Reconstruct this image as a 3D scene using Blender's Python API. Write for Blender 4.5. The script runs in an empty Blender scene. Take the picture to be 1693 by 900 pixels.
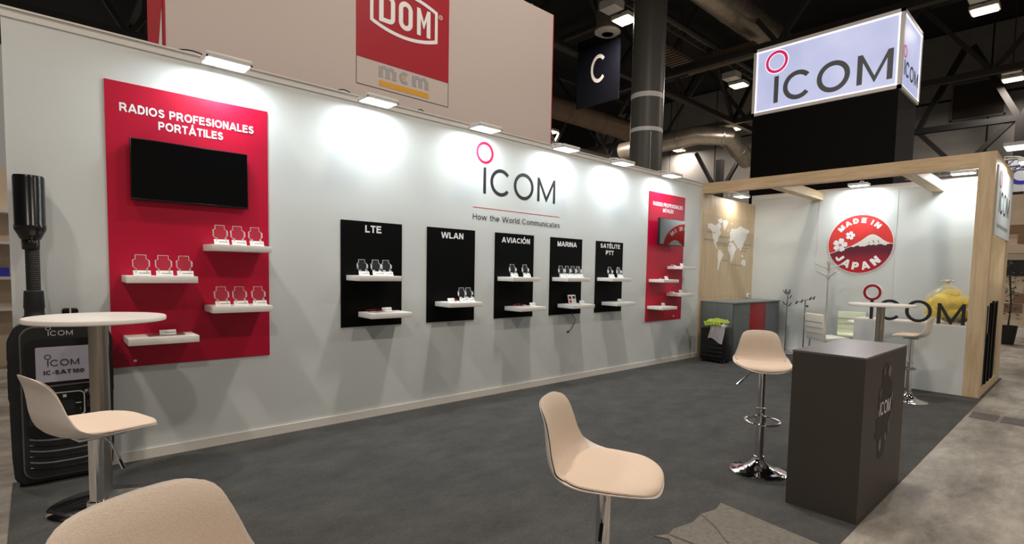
import bpy, bmesh, math, random
import numpy as np
from mathutils import Vector, Matrix
random.seed(7)
S = bpy.context.scene
COL = S.collection
PI = math.pi

# ------------------------------------------------------------------ camera
# wall of the stand = plane y 0, x runs along it, z up, floor z 0
cam_data = bpy.data.cameras.new('camera')
cam = bpy.data.objects.new('camera', cam_data)
COL.objects.link(cam)
yaw, pitch, roll = 0.765777, -0.063172, 0.022361
f_ = Vector((math.sin(yaw)*math.cos(pitch), math.cos(yaw)*math.cos(pitch), math.sin(pitch)))
r0 = Vector((math.cos(yaw), -math.sin(yaw), 0)); u0 = r0.cross(f_)
r_ = r0*math.cos(roll)+u0*math.sin(roll); u_ = -r0*math.sin(roll)+u0*math.cos(roll)
M = Matrix.Identity(4)
for i in range(3):
    M[i][0] = r_[i]; M[i][1] = u_[i]; M[i][2] = -f_[i]
M.translation = (0, -4.657, 1.42)
cam.matrix_world = M
cam_data.sensor_width = 36; cam_data.lens = 876.7/1693*36
cam_data.shift_x = -0.0298; cam_data.shift_y = 0.0311
cam_data.clip_start = 0.05; cam_data.clip_end = 200
S.camera = cam

# ------------------------------------------------------------------ world, exposure
world = bpy.data.worlds.new('hall_air'); S.world = world
world.use_nodes = True
bg = world.node_tree.nodes['Background']
bg.inputs[0].default_value = (1.0, 0.90, 0.80, 1); bg.inputs[1].default_value = 0.17
S.view_settings.view_transform = 'Standard'; S.view_settings.look = 'None'
S.view_settings.exposure = 0.34; S.view_settings.gamma = 1.0
S.view_settings.use_curve_mapping = False
FLOOD_W = 6.2        # watts of each stand floodlight
HALL_W = 165.0        # watts of each hall lamp

# ------------------------------------------------------------------ materials
def lin(c):
    c = c/255.0
    return c/12.92 if c <= 0.04045 else ((c+0.055)/1.055)**2.4
def srgb(*c): return (lin(c[0]), lin(c[1]), lin(c[2]), 1)
MATS = {}
def mat(name, col, rough=0.5, metal=0.0, noise=None, bump=None, emit=None, spec=0.5, coat=0.0, trans=0.0, alpha=1.0, ior=1.45):
    """noise=(scale, amount[, stretch]) varies value; bump=(scale, strength)"""
    m = bpy.data.materials.new(name); m.use_nodes = True
    nt = m.node_tree; b = nt.nodes['Principled BSDF']
    c = srgb(*col)
    b.inputs['Base Color'].default_value = c
    b.inputs['Roughness'].default_value = rough; b.inputs['Metallic'].default_value = metal
    b.inputs['Specular IOR Level'].default_value = spec
    b.inputs['Coat Weight'].default_value = coat; b.inputs['IOR'].default_value = ior
    b.inputs['Transmission Weight'].default_value = trans; b.inputs['Alpha'].default_value = alpha
    tc = nt.nodes.new('ShaderNodeTexCoord')
    if noise:
        n = nt.nodes.new('ShaderNodeTexNoise'); n.inputs['Scale'].default_value = noise[0]
        n.inputs['Detail'].default_value = 6; n.inputs['Roughness'].default_value = 0.65
        mp = nt.nodes.new('ShaderNodeMapping')
        mp.inputs['Scale'].default_value = noise[2] if len(noise) > 2 else (1, 1, 1)
        nt.links.new(tc.outputs['Object'], mp.inputs[0]); nt.links.new(mp.outputs[0], n.inputs['Vector'])
        r = nt.nodes.new('ShaderNodeValToRGB'); a = noise[1]
        r.color_ramp.elements[0].position = 0.3; r.color_ramp.elements[1].position = 0.7
        r.color_ramp.elements[0].color = tuple(min(1, x*(1-a)) for x in c[:3])+(1,)
        r.color_ramp.elements[1].color = tuple(min(1, x*(1+a)) for x in c[:3])+(1,)
        nt.links.new(n.outputs['Fac'], r.inputs[0]); nt.links.new(r.outputs[0], b.inputs['Base Color'])
    if bump:
        n = nt.nodes.new('ShaderNodeTexNoise'); n.inputs['Scale'].default_value = bump[0]
        n.inputs['Detail'].default_value = 4
        nt.links.new(tc.outputs['Object'], n.inputs['Vector'])
        bp = nt.nodes.new('ShaderNodeBump'); bp.inputs['Strength'].default_value = bump[1]
        bp.inputs['Distance'].default_value = 0.01
        nt.links.new(n.outputs['Fac'], bp.inputs['Height']); nt.links.new(bp.outputs[0], b.inputs['Normal'])
    if emit:
        b.inputs['Emission Color'].default_value = srgb(*emit[:3]); b.inputs['Emission Strength'].default_value = emit[3]
    MATS[name] = m
    return m
W_ = mat('wall_white', (210, 215, 215), 0.62, noise=(1.2, 0.02), bump=(90, 0.05))
TRIM = mat('trim_white', (218, 216, 212), 0.45)
BASEB = mat('baseboard_white', (222, 218, 212), 0.4)
def carpet_material():
    m = mat('carpet_grey', (78, 79, 79), 0.95, spec=0.15)
    nt = m.node_tree; b = nt.nodes['Principled BSDF']; tc = nt.nodes['Texture Coordinate']
    def noise(sc, det, stretch=(1, 1, 1)):
        mp = nt.nodes.new('ShaderNodeMapping'); mp.inputs['Scale'].default_value = stretch
        n = nt.nodes.new('ShaderNodeTexNoise'); n.inputs['Scale'].default_value = sc; n.inputs['Detail'].default_value = det
        n.inputs['Roughness'].default_value = 0.7
        nt.links.new(tc.outputs['Object'], mp.inputs[0]); nt.links.new(mp.outputs[0], n.inputs['Vector']); return n.outputs['Fac']
    a = noise(2.6, 9, (1.0, 1.5, 1)); c = noise(130, 3)
    mx = nt.nodes.new('ShaderNodeMix'); mx.data_type = 'FLOAT'; mx.inputs[0].default_value = 0.5
    nt.links.new(a, mx.inputs[2]); nt.links.new(c, mx.inputs[3])
    r = nt.nodes.new('ShaderNodeValToRGB'); e = r.color_ramp.elements
    e[0].position = 0.34; e[0].color = srgb(60, 61, 62); e[1].position = 0.70; e[1].color = srgb(94, 94, 92)
    nt.links.new(mx.outputs[0], r.inputs[0]); nt.links.new(r.outputs[0], b.inputs['Base Color'])
    bp = nt.nodes.new('ShaderNodeBump'); bp.inputs['Strength'].default_value = 0.5; bp.inputs['Distance'].default_value = 0.004
    nt.links.new(c, bp.inputs['Height']); nt.links.new(bp.outputs[0], b.inputs['Normal'])
    return m
CARPET = carpet_material()
def concrete_material():
    m = mat('hall_concrete', (150, 145, 136), 0.55)
    nt = m.node_tree; b = nt.nodes['Principled BSDF']; tc = nt.nodes['Texture Coordinate']
    n = nt.nodes.new('ShaderNodeTexNoise'); n.inputs['Scale'].default_value = 1.3; n.inputs['Detail'].default_value = 9
    n.inputs['Roughness'].default_value = 0.74; n.inputs['Distortion'].default_value = 0.12
    mp = nt.nodes.new('ShaderNodeMapping'); mp.inputs['Scale'].default_value = (0.8, 1.8, 1)
    nt.links.new(tc.outputs['Object'], mp.inputs[0]); nt.links.new(mp.outputs[0], n.inputs['Vector'])
    r = nt.nodes.new('ShaderNodeValToRGB'); e = r.color_ramp.elements
    e[0].position = 0.33; e[0].color = srgb(100, 95, 88); e[1].position = 0.70; e[1].color = srgb(188, 182, 172)
    x = e.new(0.5); x.color = srgb(142, 136, 127)
    nt.links.new(n.outputs['Fac'], r.inputs[0]); nt.links.new(r.outputs[0], b.inputs['Base Color'])
    return m
CONC = concrete_material()
def wood_material(name, c0, c1, stretch):
    m = mat(name, c0, 0.5)
    nt = m.node_tree; b = nt.nodes['Principled BSDF']; tc = nt.nodes['Texture Coordinate']
    mp = nt.nodes.new('ShaderNodeMapping'); mp.inputs['Scale'].default_value = stretch
    n = nt.nodes.new('ShaderNodeTexNoise'); n.inputs['Scale'].default_value = 5; n.inputs['Detail'].default_value = 8
    n.inputs['Roughness'].default_value = 0.6; n.inputs['Distortion'].default_value = 0.4
    nt.links.new(tc.outputs['Object'], mp.inputs[0]); nt.links.new(mp.outputs[0], n.inputs['Vector'])
    r = nt.nodes.new('ShaderNodeValToRGB'); e = r.color_ramp.elements
    e[0].position = 0.3; e[0].color = srgb(*c0); e[1].position = 0.7; e[1].color = srgb(*c1)
    nt.links.new(n.outputs['Fac'], r.inputs[0]); nt.links.new(r.outputs[0], b.inputs['Base Color'])
    return m
WOOD_V = wood_material('oak_upright', (188, 164, 132), (214, 193, 160), (6, 6, 0.5))
WOOD_Y = wood_material('oak_across', (186, 160, 126), (212, 189, 154), (6, 0.5, 6))
WOOD_X = wood_material('oak_along', (188, 164, 130), (214, 192, 158), (0.5, 6, 6))
WOOD_D = wood_material('oak_print', (180, 158, 128), (200, 180, 148), (6, 6, 0.5))
RED = mat('red_vinyl', (186, 0, 50), 0.42)
REDLOGO = mat('red_logo', (205, 20, 60), 0.4)
DREDLOGO = mat('dark_red_logo', (150, 10, 25), 0.4)
BLACK = mat('black_vinyl', (5, 5, 6), 0.55, spec=0.12)
INK = mat('black_ink', (38, 38, 42), 0.5)
WHITEV = mat('white_vinyl', (240, 240, 242), 0.45)
SHELF = mat('shelf_white', (232, 230, 227), 0.5, noise=(25, 0.04))
SCREEN = mat('tv_glass', (3, 3, 4), 0.10, spec=0.25)
SCREEN2 = mat('tv_glass_glossy', (6, 6, 8), 0.03, spec=1.0, coat=1.0)
BEZEL = mat('tv_bezel', (14, 14, 16), 0.25)
CHROME = mat('chrome', (225, 225, 228), 0.08, 1.0)
STEEL = mat('brushed_steel', (176, 170, 160), 0.28, 1.0, noise=(60, 0.08, (1, 1, 0.05)))
SHELLW = mat('stool_shell_white', (226, 218, 210), 0.35)
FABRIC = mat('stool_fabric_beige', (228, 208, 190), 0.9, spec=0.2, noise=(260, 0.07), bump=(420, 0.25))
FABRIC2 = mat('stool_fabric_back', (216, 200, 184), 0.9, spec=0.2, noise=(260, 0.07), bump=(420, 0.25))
TABLEW = mat('table_white', (235, 230, 224), 0.35)
COUNTER = mat('counter_anthracite', (66, 61, 56), 0.5, noise=(3, 0.04), bump=(300, 0.06))
COUNTERTOP = mat('counter_top_grey', (98, 95, 95), 0.32, noise=(60, 0.06))
CABI = mat('cabinet_grey', (92, 98, 98), 0.5)
CABI2 = mat('cabinet_grey_top', (120, 124, 122), 0.4)
DRED = mat('cabinet_red', (140, 6, 22), 0.4)
RUBBER = mat('radio_black', (30, 31, 33), 0.45, bump=(60, 0.05))
RUBBER2 = mat('radio_black_gloss', (20, 20, 22), 0.22)
GREYB = mat('radio_grey_edge', (96, 96, 98), 0.4)
LCD = mat('radio_screen', (176, 174, 190), 0.3)
KEYW = mat('key_print', (190, 190, 190), 0.5)
ACRYL = mat('acrylic_clear', (245, 248, 248), 0.03, trans=0.95, alpha=0.35, ior=1.2)
ACRE = mat('acrylic_edge', (240, 244, 246), 0.25, trans=0.2)
CARD = mat('label_card', (238, 238, 236), 0.5)
PRINT = mat('small_print', (120, 120, 125), 0.6)
CABLER = mat('cable_red', (170, 20, 30), 0.4)
CABLEB = mat('cable_black', (25, 25, 26), 0.5)
ALU = mat('aluminium', (185, 185, 188), 0.3, 1.0)
LAMPBODY = mat('lamp_body_white', (220, 220, 218), 0.4)
LAMPON = mat('lamp_glow', (255, 255, 255), 0.5, emit=(238, 250, 255, 18))
HALLON = mat('hall_lamp_glow', (255, 240, 210), 0.5, emit=(255, 226, 178, 9))
LB = mat('lightbox_face', (205, 208, 235), 0.4)
def lb_emit():
    nt = LB.node_tree; b = nt.nodes['Principled BSDF']; tc = nt.nodes['Texture Coordinate']
    n = nt.nodes.new('ShaderNodeTexNoise'); n.inputs['Scale'].default_value = 1.2
    nt.links.new(tc.outputs['Object'], n.inputs['Vector'])
    r = nt.nodes.new('ShaderNodeValToRGB'); e = r.color_ramp.elements
    e[0].position = 0.3; e[0].color = srgb(176, 184, 226); e[1].position = 0.7; e[1].color = srgb(212, 216, 248)
    nt.links.new(n.outputs['Fac'], r.inputs[0]); nt.links.new(r.outputs[0], b.inputs['Emission Color'])
    b.inputs['Base Color'].default_value = (0.3, 0.3, 0.32, 1); b.inputs['Emission Strength'].default_value = 0.66
lb_emit()
TUBEGLOW = mat('lightbox_edge_glow', (240, 242, 255), 0.4, emit=(226, 230, 255, 0.82))
LBF = mat('lightbox_frame', (238, 234, 230), 0.4)
LBINK = mat('lightbox_letters', (112, 118, 122), 0.6)
TOWER = mat('tower_black', (9, 8, 8), 0.7, spec=0.15)
DOMW = mat('sign_box_cream', (198, 186, 181), 0.6)
DOMR = mat('sign_red', (164, 4, 34), 0.45)
DOMR2 = mat('sign_red_side', (190, 40, 52), 0.5)
GREYINK = mat('grey_ink', (160, 158, 160), 0.5)
OCHRE = mat('ochre_ink', (216, 160, 50), 0.5)
COLUMN = mat('hall_column_grey', (92, 92, 90), 0.4)
HALLD = mat('hall_dark_steel', (56, 54, 51), 0.6)
HALLD2 = mat('hall_black', (20, 19, 19), 0.8)
DUCT = mat('duct_galvanised', (200, 190, 176), 0.3, 0.75, noise=(3, 0.2))
DUCTB = mat('duct_brown', (110, 92, 76), 0.6, noise=(2, 0.15))
HPANEL = mat('hall_wall_panel', (112, 110, 108), 0.7, noise=(0.5, 0.12))
NAVY = mat('navy_sign', (9, 11, 22), 0.5)
BAGM = mat('clear_bag', (250, 242, 200), 0.12, trans=0.3, alpha=0.34, ior=1.15, coat=0.6)
YEL = mat('yellow_contents', (250, 212, 20), 0.5, noise=(14, 0.25), bump=(20, 0.5))
HIVIS = mat('hivis_yellow', (206, 226, 96), 0.8, bump=(25, 0.4))
CLOTHG = mat('cloth_grey_white', (214, 210, 210), 0.9, bump=(30, 0.3))
CASEB = mat('case_black', (20, 20, 21), 0.3)
LEATHERW = mat('leather_white', (232, 230, 220), 0.45)
PLASTG = mat('chair_green_white', (226, 230, 204), 0.4)
DISCR = mat('disc_red', (214, 58, 56), 0.45)
DISCD = mat('disc_maroon', (100, 24, 44), 0.45)
def disc_grad():
    nt = DISCD.node_tree; b = nt.nodes['Principled BSDF']; tc = nt.nodes['Texture Coordinate']
    sp = nt.nodes.new('ShaderNodeSeparateXYZ'); nt.links.new(tc.outputs['Object'], sp.inputs[0])
    mr = nt.nodes.new('ShaderNodeMapRange'); mr.inputs[1].default_value = 1.52; mr.inputs[2].default_value = 1.86
    nt.links.new(sp.outputs['Z'], mr.inputs[0])
    r = nt.nodes.new('ShaderNodeValToRGB'); e = r.color_ramp.elements
    e[0].color = srgb(196, 14, 34); e[1].color = srgb(98, 24, 46)
    nt.links.new(mr.outputs[0], r.inputs[0]); nt.links.new(r.outputs[0], b.inputs['Base Color'])
disc_grad()
PINKC = mat('flower_heart', (205, 120, 120), 0.5)
MAPW = mat('map_white', (226, 224, 218), 0.5)
TIN = mat('remnant_grey', (116, 112, 104), 0.95, noise=(40, 0.22), bump=(90, 0.5))
BEIGE = mat('neighbour_beige', (196, 180, 158), 0.7, noise=(1, 0.06))
BRICK = mat('neighbour_brown', (128, 100, 80), 0.7)
LEAF = mat('leaf_dark_green', (52, 62, 44), 0.6)
POT = mat('pot_black', (24, 24, 24), 0.5)
BLUEI = mat('blue_ink', (60, 60, 180), 0.5)
PHOTOI = mat('poster_gloss', (26, 22, 21), 0.5)
PINKP = mat('poster_tint_light', (120, 108, 98), 0.4)
PINKQ = mat('poster_tint_mid', (66, 55, 49), 0.4)

# ------------------------------------------------------------------ helpers
def tag(o, label=None, cat=None, group=None, kind=None):
    if label: o['label'] = label
    if cat: o['category'] = cat
    if group: o['group'] = group
    if kind: o['kind'] = kind
    return o
def thing(name, label, cat, loc=(0, 0, 0), rz=0.0, group=None):
    o = bpy.data.objects.new(name, None); COL.objects.link(o)
    o.location = loc; o.rotation_euler = (0, 0, rz); o.empty_display_size = 0.1
    return tag(o, label, cat, group)
def chain_matrix(o):
    m = Matrix.Identity(4)
    while o is not None:
        m = (o.matrix_parent_inverse @ o.matrix_basis) @ m if o.parent else o.matrix_basis @ m
        o = o.parent
    return m
def link(name, me, material, parent=None, world=False, smooth=False):
    o = bpy.data.objects.new(name, me); COL.objects.link(o)
    if material: me.materials.append(material)
    if smooth:
        me.polygons.foreach_set('use_smooth', [True]*len(me.polygons))
        try: me.set_sharp_from_angle(angle=math.radians(38))
        except Exception: pass
    if parent:
        o.parent = parent
        if world: o.matrix_parent_inverse = chain_matrix(parent).inverted()
    return o
class MB:
    def __init__(s): s.bm = bmesh.new(); s.k = 0
    def lift(s): s.k += 1; return 0.00008*s.k      # keeps overlapping flat pieces from sharing one plane
    def box(s, a, b, bev=0.0):
        bm = bmesh.new()
        bmesh.ops.create_cube(bm, size=1)
        for v in bm.verts:
            v.co = Vector(((a[i]+b[i])/2+v.co[i]*(b[i]-a[i]) for i in range(3)))
        if bev: bmesh.ops.bevel(bm, geom=bm.edges[:], offset=bev, segments=2, affect='EDGES', profile=0.5)
        return s.join(bm)
    def join(s, bm, M=None):
        me = bpy.data.meshes.new('tmp'); 
        if M is not None: bmesh.ops.transform(bm, matrix=M, verts=bm.verts[:])
        bm.to_mesh(me); bm.free(); s.bm.from_mesh(me); bpy.data.meshes.remove(me); return s
    def cone(s, p, q, r1, r2=None, n=20, caps=True):
        p = Vector(p); q = Vector(q); d = q-p
        bm = bmesh.new()
        bmesh.ops.create_cone(bm, cap_ends=caps, segments=n, radius1=r1, radius2=r1 if r2 is None else r2, depth=d.length)
        return s.join(bm, Matrix.Translation((p+q)/2) @ d.to_track_quat('Z', 'Y').to_matrix().to_4x4())
    def lathe(s, prof, c=(0, 0, 0), n=36):
        rings = []
        for r, z in prof:
            rings.append([s.bm.verts.new((c[0]+r*math.cos(2*PI*k/n), c[1]+r*math.sin(2*PI*k/n), c[2]+z)) for k in range(n)])
        for a, b in zip(rings, rings[1:]):
            for k in range(n): s.bm.faces.new((a[k], a[(k+1) % n], b[(k+1) % n], b[k]))
        if prof[0][0] > 0.0005: s.bm.faces.new(rings[0][::-1])
        if prof[-1][0] > 0.0005: s.bm.faces.new(rings[-1])
        return s
    def tube(s, pts, r, n=8, closed=False):
        pts = [Vector(p) for p in pts]; N = len(pts); rings = []
        up = Vector((0, 0, 1))
        for i, p in enumerate(pts):
            a = pts[(i-1) % N] if (closed or i > 0) else p
            b = pts[(i+1) % N] if (closed or i < N-1) else p
            t = (b-a).normalized()
            x = t.cross(up)
            if x.length < 0.05: x = t.cross(Vector((1, 0, 0)))
            x.normalize(); y = x.cross(t).normalized()
            rings.append([s.bm.verts.new(p+x*r*math.cos(2*PI*k/n)+y*r*math.sin(2*PI*k/n)) for k in range(n)])
        for i in range(N if closed else N-1):
            a = rings[i]; b = rings[(i+1) % N]
            for k in range(n): s.bm.faces.new((a[k], a[(k+1) % n], b[(k+1) % n], b[k]))
        if not closed: s.bm.faces.new(rings[0][::-1]); s.bm.faces.new(rings[-1])
        return s
    def prism(s, pts, F, t0, t1):
        """2-D polygon in frame F extruded from t0 to t1 along its normal"""
        t1 += s.lift()
        lo = [s.bm.verts.new(F(x, y, t0)) for x, y in pts]; hi = [s.bm.verts.new(F(x, y, t1)) for x, y in pts]
        s.bm.faces.new(hi)
        s.bm.faces.new(lo[::-1])
        n = len(pts)
        for k in range(n): s.bm.faces.new((lo[k], lo[(k+1) % n], hi[(k+1) % n], hi[k]))
        return s
    def ring(s, cx, cy, ro, ri, F, t0, t1, a0=0, a1=360, n=48, sx=1.0):
        t1 += s.lift(); full = abs(a1-a0) >= 360
        k = n if full else max(6, int(n*abs(a1-a0)/360))
        A = [math.radians(a0+(a1-a0)*i/k) for i in range(k if full else k+1)]
        V = [[s.bm.verts.new(F(cx+r*math.cos(a)*sx, cy+r*math.sin(a), t)) for r, t in ((ro, t0), (ro, t1), (ri, t1), (ri, t0))] for a in A]
        m = len(V)
        for i in range(m if full else m-1):
            a = V[i]; b = V[(i+1) % m]
            for j in range(4): s.bm.faces.new((a[j], b[j], b[(j+1) % 4], a[(j+1) % 4]))
        if not full:
            s.bm.faces.new(V[0]); s.bm.faces.new(V[-1][::-1])
        return s
    def ico(s, c, r, sub=2, sc=(1, 1, 1), jitter=0):
        bm = bmesh.new(); bmesh.ops.create_icosphere(bm, subdivisions=sub, radius=r)
        for v in bm.verts:
            k = 1+random.uniform(-jitter, jitter)
            v.co = Vector((v.co[i]*sc[i]*k+c[i] for i in range(3)))
        return s.join(bm)
    def build(s, name, material, parent=None, world=False, smooth=False):
        bmesh.ops.recalc_face_normals(s.bm, faces=s.bm.faces[:])
        me = bpy.data.meshes.new(name); s.bm.to_mesh(me); s.bm.free()
        return link(name, me, material, parent, world, smooth)
def bx(name, a, b, m, parent=None, world=False, bev=0.0):
    return MB().box(a, b, bev).build(name, m, parent, world, smooth=bev > 0)
def frame(o, ux, uy, un):
    o = Vector(o); ux = Vector(ux); uy = Vector(uy); un = Vector(un)
    return lambda x, y, t: o+ux*x+uy*y+un*t
def rrect(x0, y0, x1, y1, r, n=5):
    P = []
    for cx, cy, a in ((x1-r, y1-r, 0), (x0+r, y1-r, 90), (x0+r, y0+r, 180), (x1-r, y0+r, 270)):
        for i in range(n+1):
            t = math.radians(a+90*i/n); P.append((cx+r*math.cos(t), cy+r*math.sin(t)))
    return P
WALL = frame((0, 0, 0), (1, 0, 0), (0, 0, 1), (0, -1, 0))           # x, z on the long wall
def struct(o): o['kind'] = 'structure'; return o
# lettering: built-in font turned into a mesh and laid in a frame
def font_mesh(s, bold=0.0, extrude=0.0):
    cu = bpy.data.curves.new('txt', 'FONT'); cu.body = s; cu.size = 1.0; cu.offset = bold; cu.resolution_u = 4
    ob = bpy.data.objects.new('txt', cu); COL.objects.link(ob)
    me = bpy.data.meshes.new_from_object(ob)
    V = [(v.co.x, v.co.y) for v in me.vertices]; Fc = [tuple(p.vertices) for p in me.polygons]
    bpy.data.objects.remove(ob); bpy.data.curves.remove(cu); bpy.data.meshes.remove(me)
    return V, Fc
# own plain grotesque lettering, every glyph drawn as strokes (capital height 1)
def _arc(cx, cy, rx, ry, a0, a1, n=10):
    return [(cx+rx*math.cos(math.radians(a0+(a1-a0)*i/n)), cy+ry*math.sin(math.radians(a0+(a1-a0)*i/n))) for i in range(n+1)]
def glyph(ch, t):
    """returns (strokes, width); each stroke a centre line; t = stroke thickness"""
    h = t/2; T = 1-h; acc = None
    if ch in 'ÁÉÓ': acc = ch; ch = {'Á': 'A', 'É': 'E', 'Ó': 'O'}[ch]
    xh = 0.74; X = xh-h
    if ch == 'A': g = [[(h*0.7, 0), (0.47, 1)], [(0.47, 1), (0.94-h*0.7, 0)], [(0.22, 0.29), (0.72, 0.29)]]; w = 0.94
    elif ch == 'C': g = [_arc(0.45, 0.5, 0.45-h, 0.5-h, 42, 318, 26)]; w = 0.86
    elif ch == 'D': g = [[(h, 0), (h, 1)], [(h, h), (0.38, h)]+_arc(0.38, 0.5, 0.42-h, 0.5-h, -90, 90, 14)+[(0.38, T), (h, T)]]; w = 0.80
    elif ch == 'E': g = [[(h, 0), (h, 1)], [(h, T), (0.68, T)], [(h, 0.53), (0.64, 0.53)], [(h, h), (0.70, h)]]; w = 0.70
    elif ch == 'F': g = [[(h, 0), (h, 1)], [(h, T), (0.65, T)], [(h, 0.50), (0.58, 0.50)]]; w = 0.65
    elif ch == 'H': g = [[(h, 0), (h, 1)], [(0.76-h, 0), (0.76-h, 1)], [(h, 0.53), (0.76-h, 0.53)]]; w = 0.76
    elif ch == 'I': g = [[(h, 0), (h, 1)]]; w = t
    elif ch == 'L': g = [[(h, 0), (h, 1)], [(h, h), (0.64, h)]]; w = 0.64
    elif ch == 'M': g = [[(h, 0), (h, 1)], [(h*1.2, 1), (0.46, 0.02)], [(0.46, 0.02), (0.92-h*1.2, 1)], [(0.92-h, 0), (0.92-h, 1)]]; w = 0.92
    elif ch == 'N': g = [[(h, 0), (h, 1)], [(h, 0.98), (0.77-h, 0.02)], [(0.77-h, 0), (0.77-h, 1)]]; w = 0.77
    elif ch == 'O': g = [_arc(0.48, 0.5, 0.48-h, 0.51-h, 0, 360, 34)]; w = 0.96
    elif ch == 'P': g = [[(h, 0), (h, 1)], [(h, T), (0.44, T)]+_arc(0.44, T-(0.5-h*0.6)/2-0.0, 0.30-h, (0.5-h*0.6)/2, 90, -90, 10)+[(h, T-(0.5-h*0.6))]]; w = 0.74
    elif ch == 'R': g = [[(h, 0), (h, 1)], [(h, T), (0.48, T)]+_arc(0.48, T-0.22, 0.30-h, 0.22, 90, -90, 10)+[(h, T-0.44)], [(0.40, T-0.44), (0.55, T-0.50), (0.82-h*0.6, 0)]]; w = 0.84
    elif ch == 'S': g = [_arc(0.37, T-0.215, 0.34-h, 0.215, 20, 200, 12)+[(0.12+h*0.5, 0.62), (0.37, 0.52), (0.56, 0.44)]+_arc(0.37, h+0.225, 0.36-h, 0.225, 25, -165, 14)]; w = 0.74
    elif ch == 'T': g = [[(0.36, 0), (0.36, 1)], [(0, T), (0.72, T)]]; w = 0.72
    elif ch == 'V': g = [[(h*0.8, 1), (0.44, 0)], [(0.44, 0), (0.88-h*0.8, 1)]]; w = 0.88
    elif ch == 'W': g = [[(h*0.7, 1), (0.32, 0)], [(0.32, 0), (0.64, 1)], [(0.64, 1), (0.96, 0)], [(0.96, 0), (1.28-h*0.7, 1)]]; w = 1.28
    elif ch == '2': g = [_arc(0.33, T-0.24, 0.31-h, 0.24, 170, -30, 12)+[(h, h)], [(0, h), (0.64, h)]]; w = 0.64
    elif ch == '1': g = [[(0.30, 0), (0.30, 1)], [(0.30, 0.92), (0.05, 0.72)]]; w = 0.38
    elif ch == '0': g = [_arc(0.33, 0.5, 0.33-h, 0.5-h, 0, 360, 26)]; w = 0.66
    elif ch == '-': g = [[(0, 0.38), (0.32, 0.38)]]; w = 0.32
    elif ch == 'o': g = [_arc(0.33, xh/2, 0.33-h, xh/2-h, 0, 360, 24)]; w = 0.66
    elif ch == 'w': g = [[(h*0.6, xh), (0.24, 0)], [(0.24, 0), (0.48, xh)], [(0.48, xh), (0.72, 0)], [(0.72, 0), (0.96-h*0.6, xh)]]; w = 0.96
    elif ch == 't': g = [[(0.16, 0.95), (0.16, 0.14), (0.20, h), (0.34, h)], [(0.0, X), (0.34, X)]]; w = 0.36
    elif ch == 'h': g = [[(h, 0), (h, 1)], [(h, xh*0.6)]+_arc(0.30, X-0.20, 0.28-h, 0.20, 150, 0, 10)+[(0.58-h, 0)]]; w = 0.58
    elif ch == 'e': g = [[(h, xh/2), (0.62-h, xh/2)]+_arc(0.32, xh/2, 0.32-h, xh/2-h, 0, 318, 24)]; w = 0.64
    elif ch == 'r': g = [[(h, 0), (h, xh)], [(h, 0.45)]+_arc(0.30, X-0.22, 0.22, 0.22, 170, 85, 6)]; w = 0.36
    elif ch == 'l': g = [[(h, 0), (h, 1)]]; w = t
    elif ch == 'd': g = [[(0.60-h, 0), (0.60-h, 1)], _arc(0.31, xh/2, 0.31-h, xh/2-h, 0, 360, 24)]; w = 0.60
    elif ch == 'm': g = [[(h, 0), (h, xh)]]+[[(x, xh*0.6)]+_arc(x+0.19, X-0.17, 0.19, 0.17, 160, 0, 9)+[(x+0.38, 0)] for x in (h, h+0.38)]; w = 0.76+t
    elif ch == 'u': g = [[(h, xh)]+_arc(0.27, h+0.20, 0.27-h, 0.20, 180, 340, 10), [(0.56-h, 0), (0.56-h, xh)]]; w = 0.56
    elif ch == 'n': g = [[(h, 0), (h, xh)], [(h, xh*0.6)]+_arc(0.30, X-0.20, 0.28-h, 0.20, 150, 0, 10)+[(0.58-h, 0)]]; w = 0.58
    elif ch == 'i': g = [[(h, 0), (h, xh)], [(h, 1-t), (h, 1)]]; w = t
    elif ch == 'c': g = [_arc(0.32, xh/2, 0.32-h, xh/2-h, 45, 315, 20)]; w = 0.60
    elif ch == 'a': g = [_arc(0.28, X-0.17, 0.24-h, 0.17, 165, 0, 9)+[(0.52-h, 0.10), (0.56-h*0.4, 0)], _arc(0.26, 0.22, 0.26-h, 0.22-h, 0, 360, 18)]; w = 0.58
    elif ch == 's': g = [_arc(0.27, X-0.14, 0.25-h, 0.14, 25, 200, 8)+[(0.27, xh*0.53), (0.42, xh*0.46)]+_arc(0.27, h+0.15, 0.26-h, 0.15, 20, -160, 10)]; w = 0.54
    else: g = []; w = 0.34
    if acc: g = g+[[(w/2-0.06, 1.08), (w/2+0.10, 1.30)]]
    return g, w
def ribbon(mb, pts, t, F, th):
    th += mb.lift(); n = len(pts); L = []; closed = n > 3 and math.hypot(pts[0][0]-pts[-1][0], pts[0][1]-pts[-1][1]) < 1e-6
    if closed: pts = pts[:-1]; n -= 1
    for i in range(n):
        a = pts[(i-1) % n] if (closed or i) else pts[i]; b = pts[(i+1) % n] if (closed or i < n-1) else pts[i]
        dx, dy = b[0]-a[0], b[1]-a[1]; d = math.hypot(dx, dy) or 1; nx, ny = -dy/d, dx/d; k = 1.0
        if 0 < i < n-1 or closed:
            p = pts[(i-1) % n]; q = pts[i]; ex, ey = q[0]-p[0], q[1]-p[1]; e = math.hypot(ex, ey) or 1
            c = abs((-ey/e)*nx+(ex/e)*ny); k = 1/max(c, 0.6)
        L.append((mb.bm.verts.new(F(pts[i][0]+nx*t/2*k, pts[i][1]+ny*t/2*k, th)), mb.bm.verts.new(F(pts[i][0]-nx*t/2*k, pts[i][1]-ny*t/2*k, th))))
    for i in range(n if closed else n-1):
        a = L[i]; b = L[(i+1) % n]; mb.bm.faces.new((a[0], a[1], b[1], b[0]))
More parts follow.
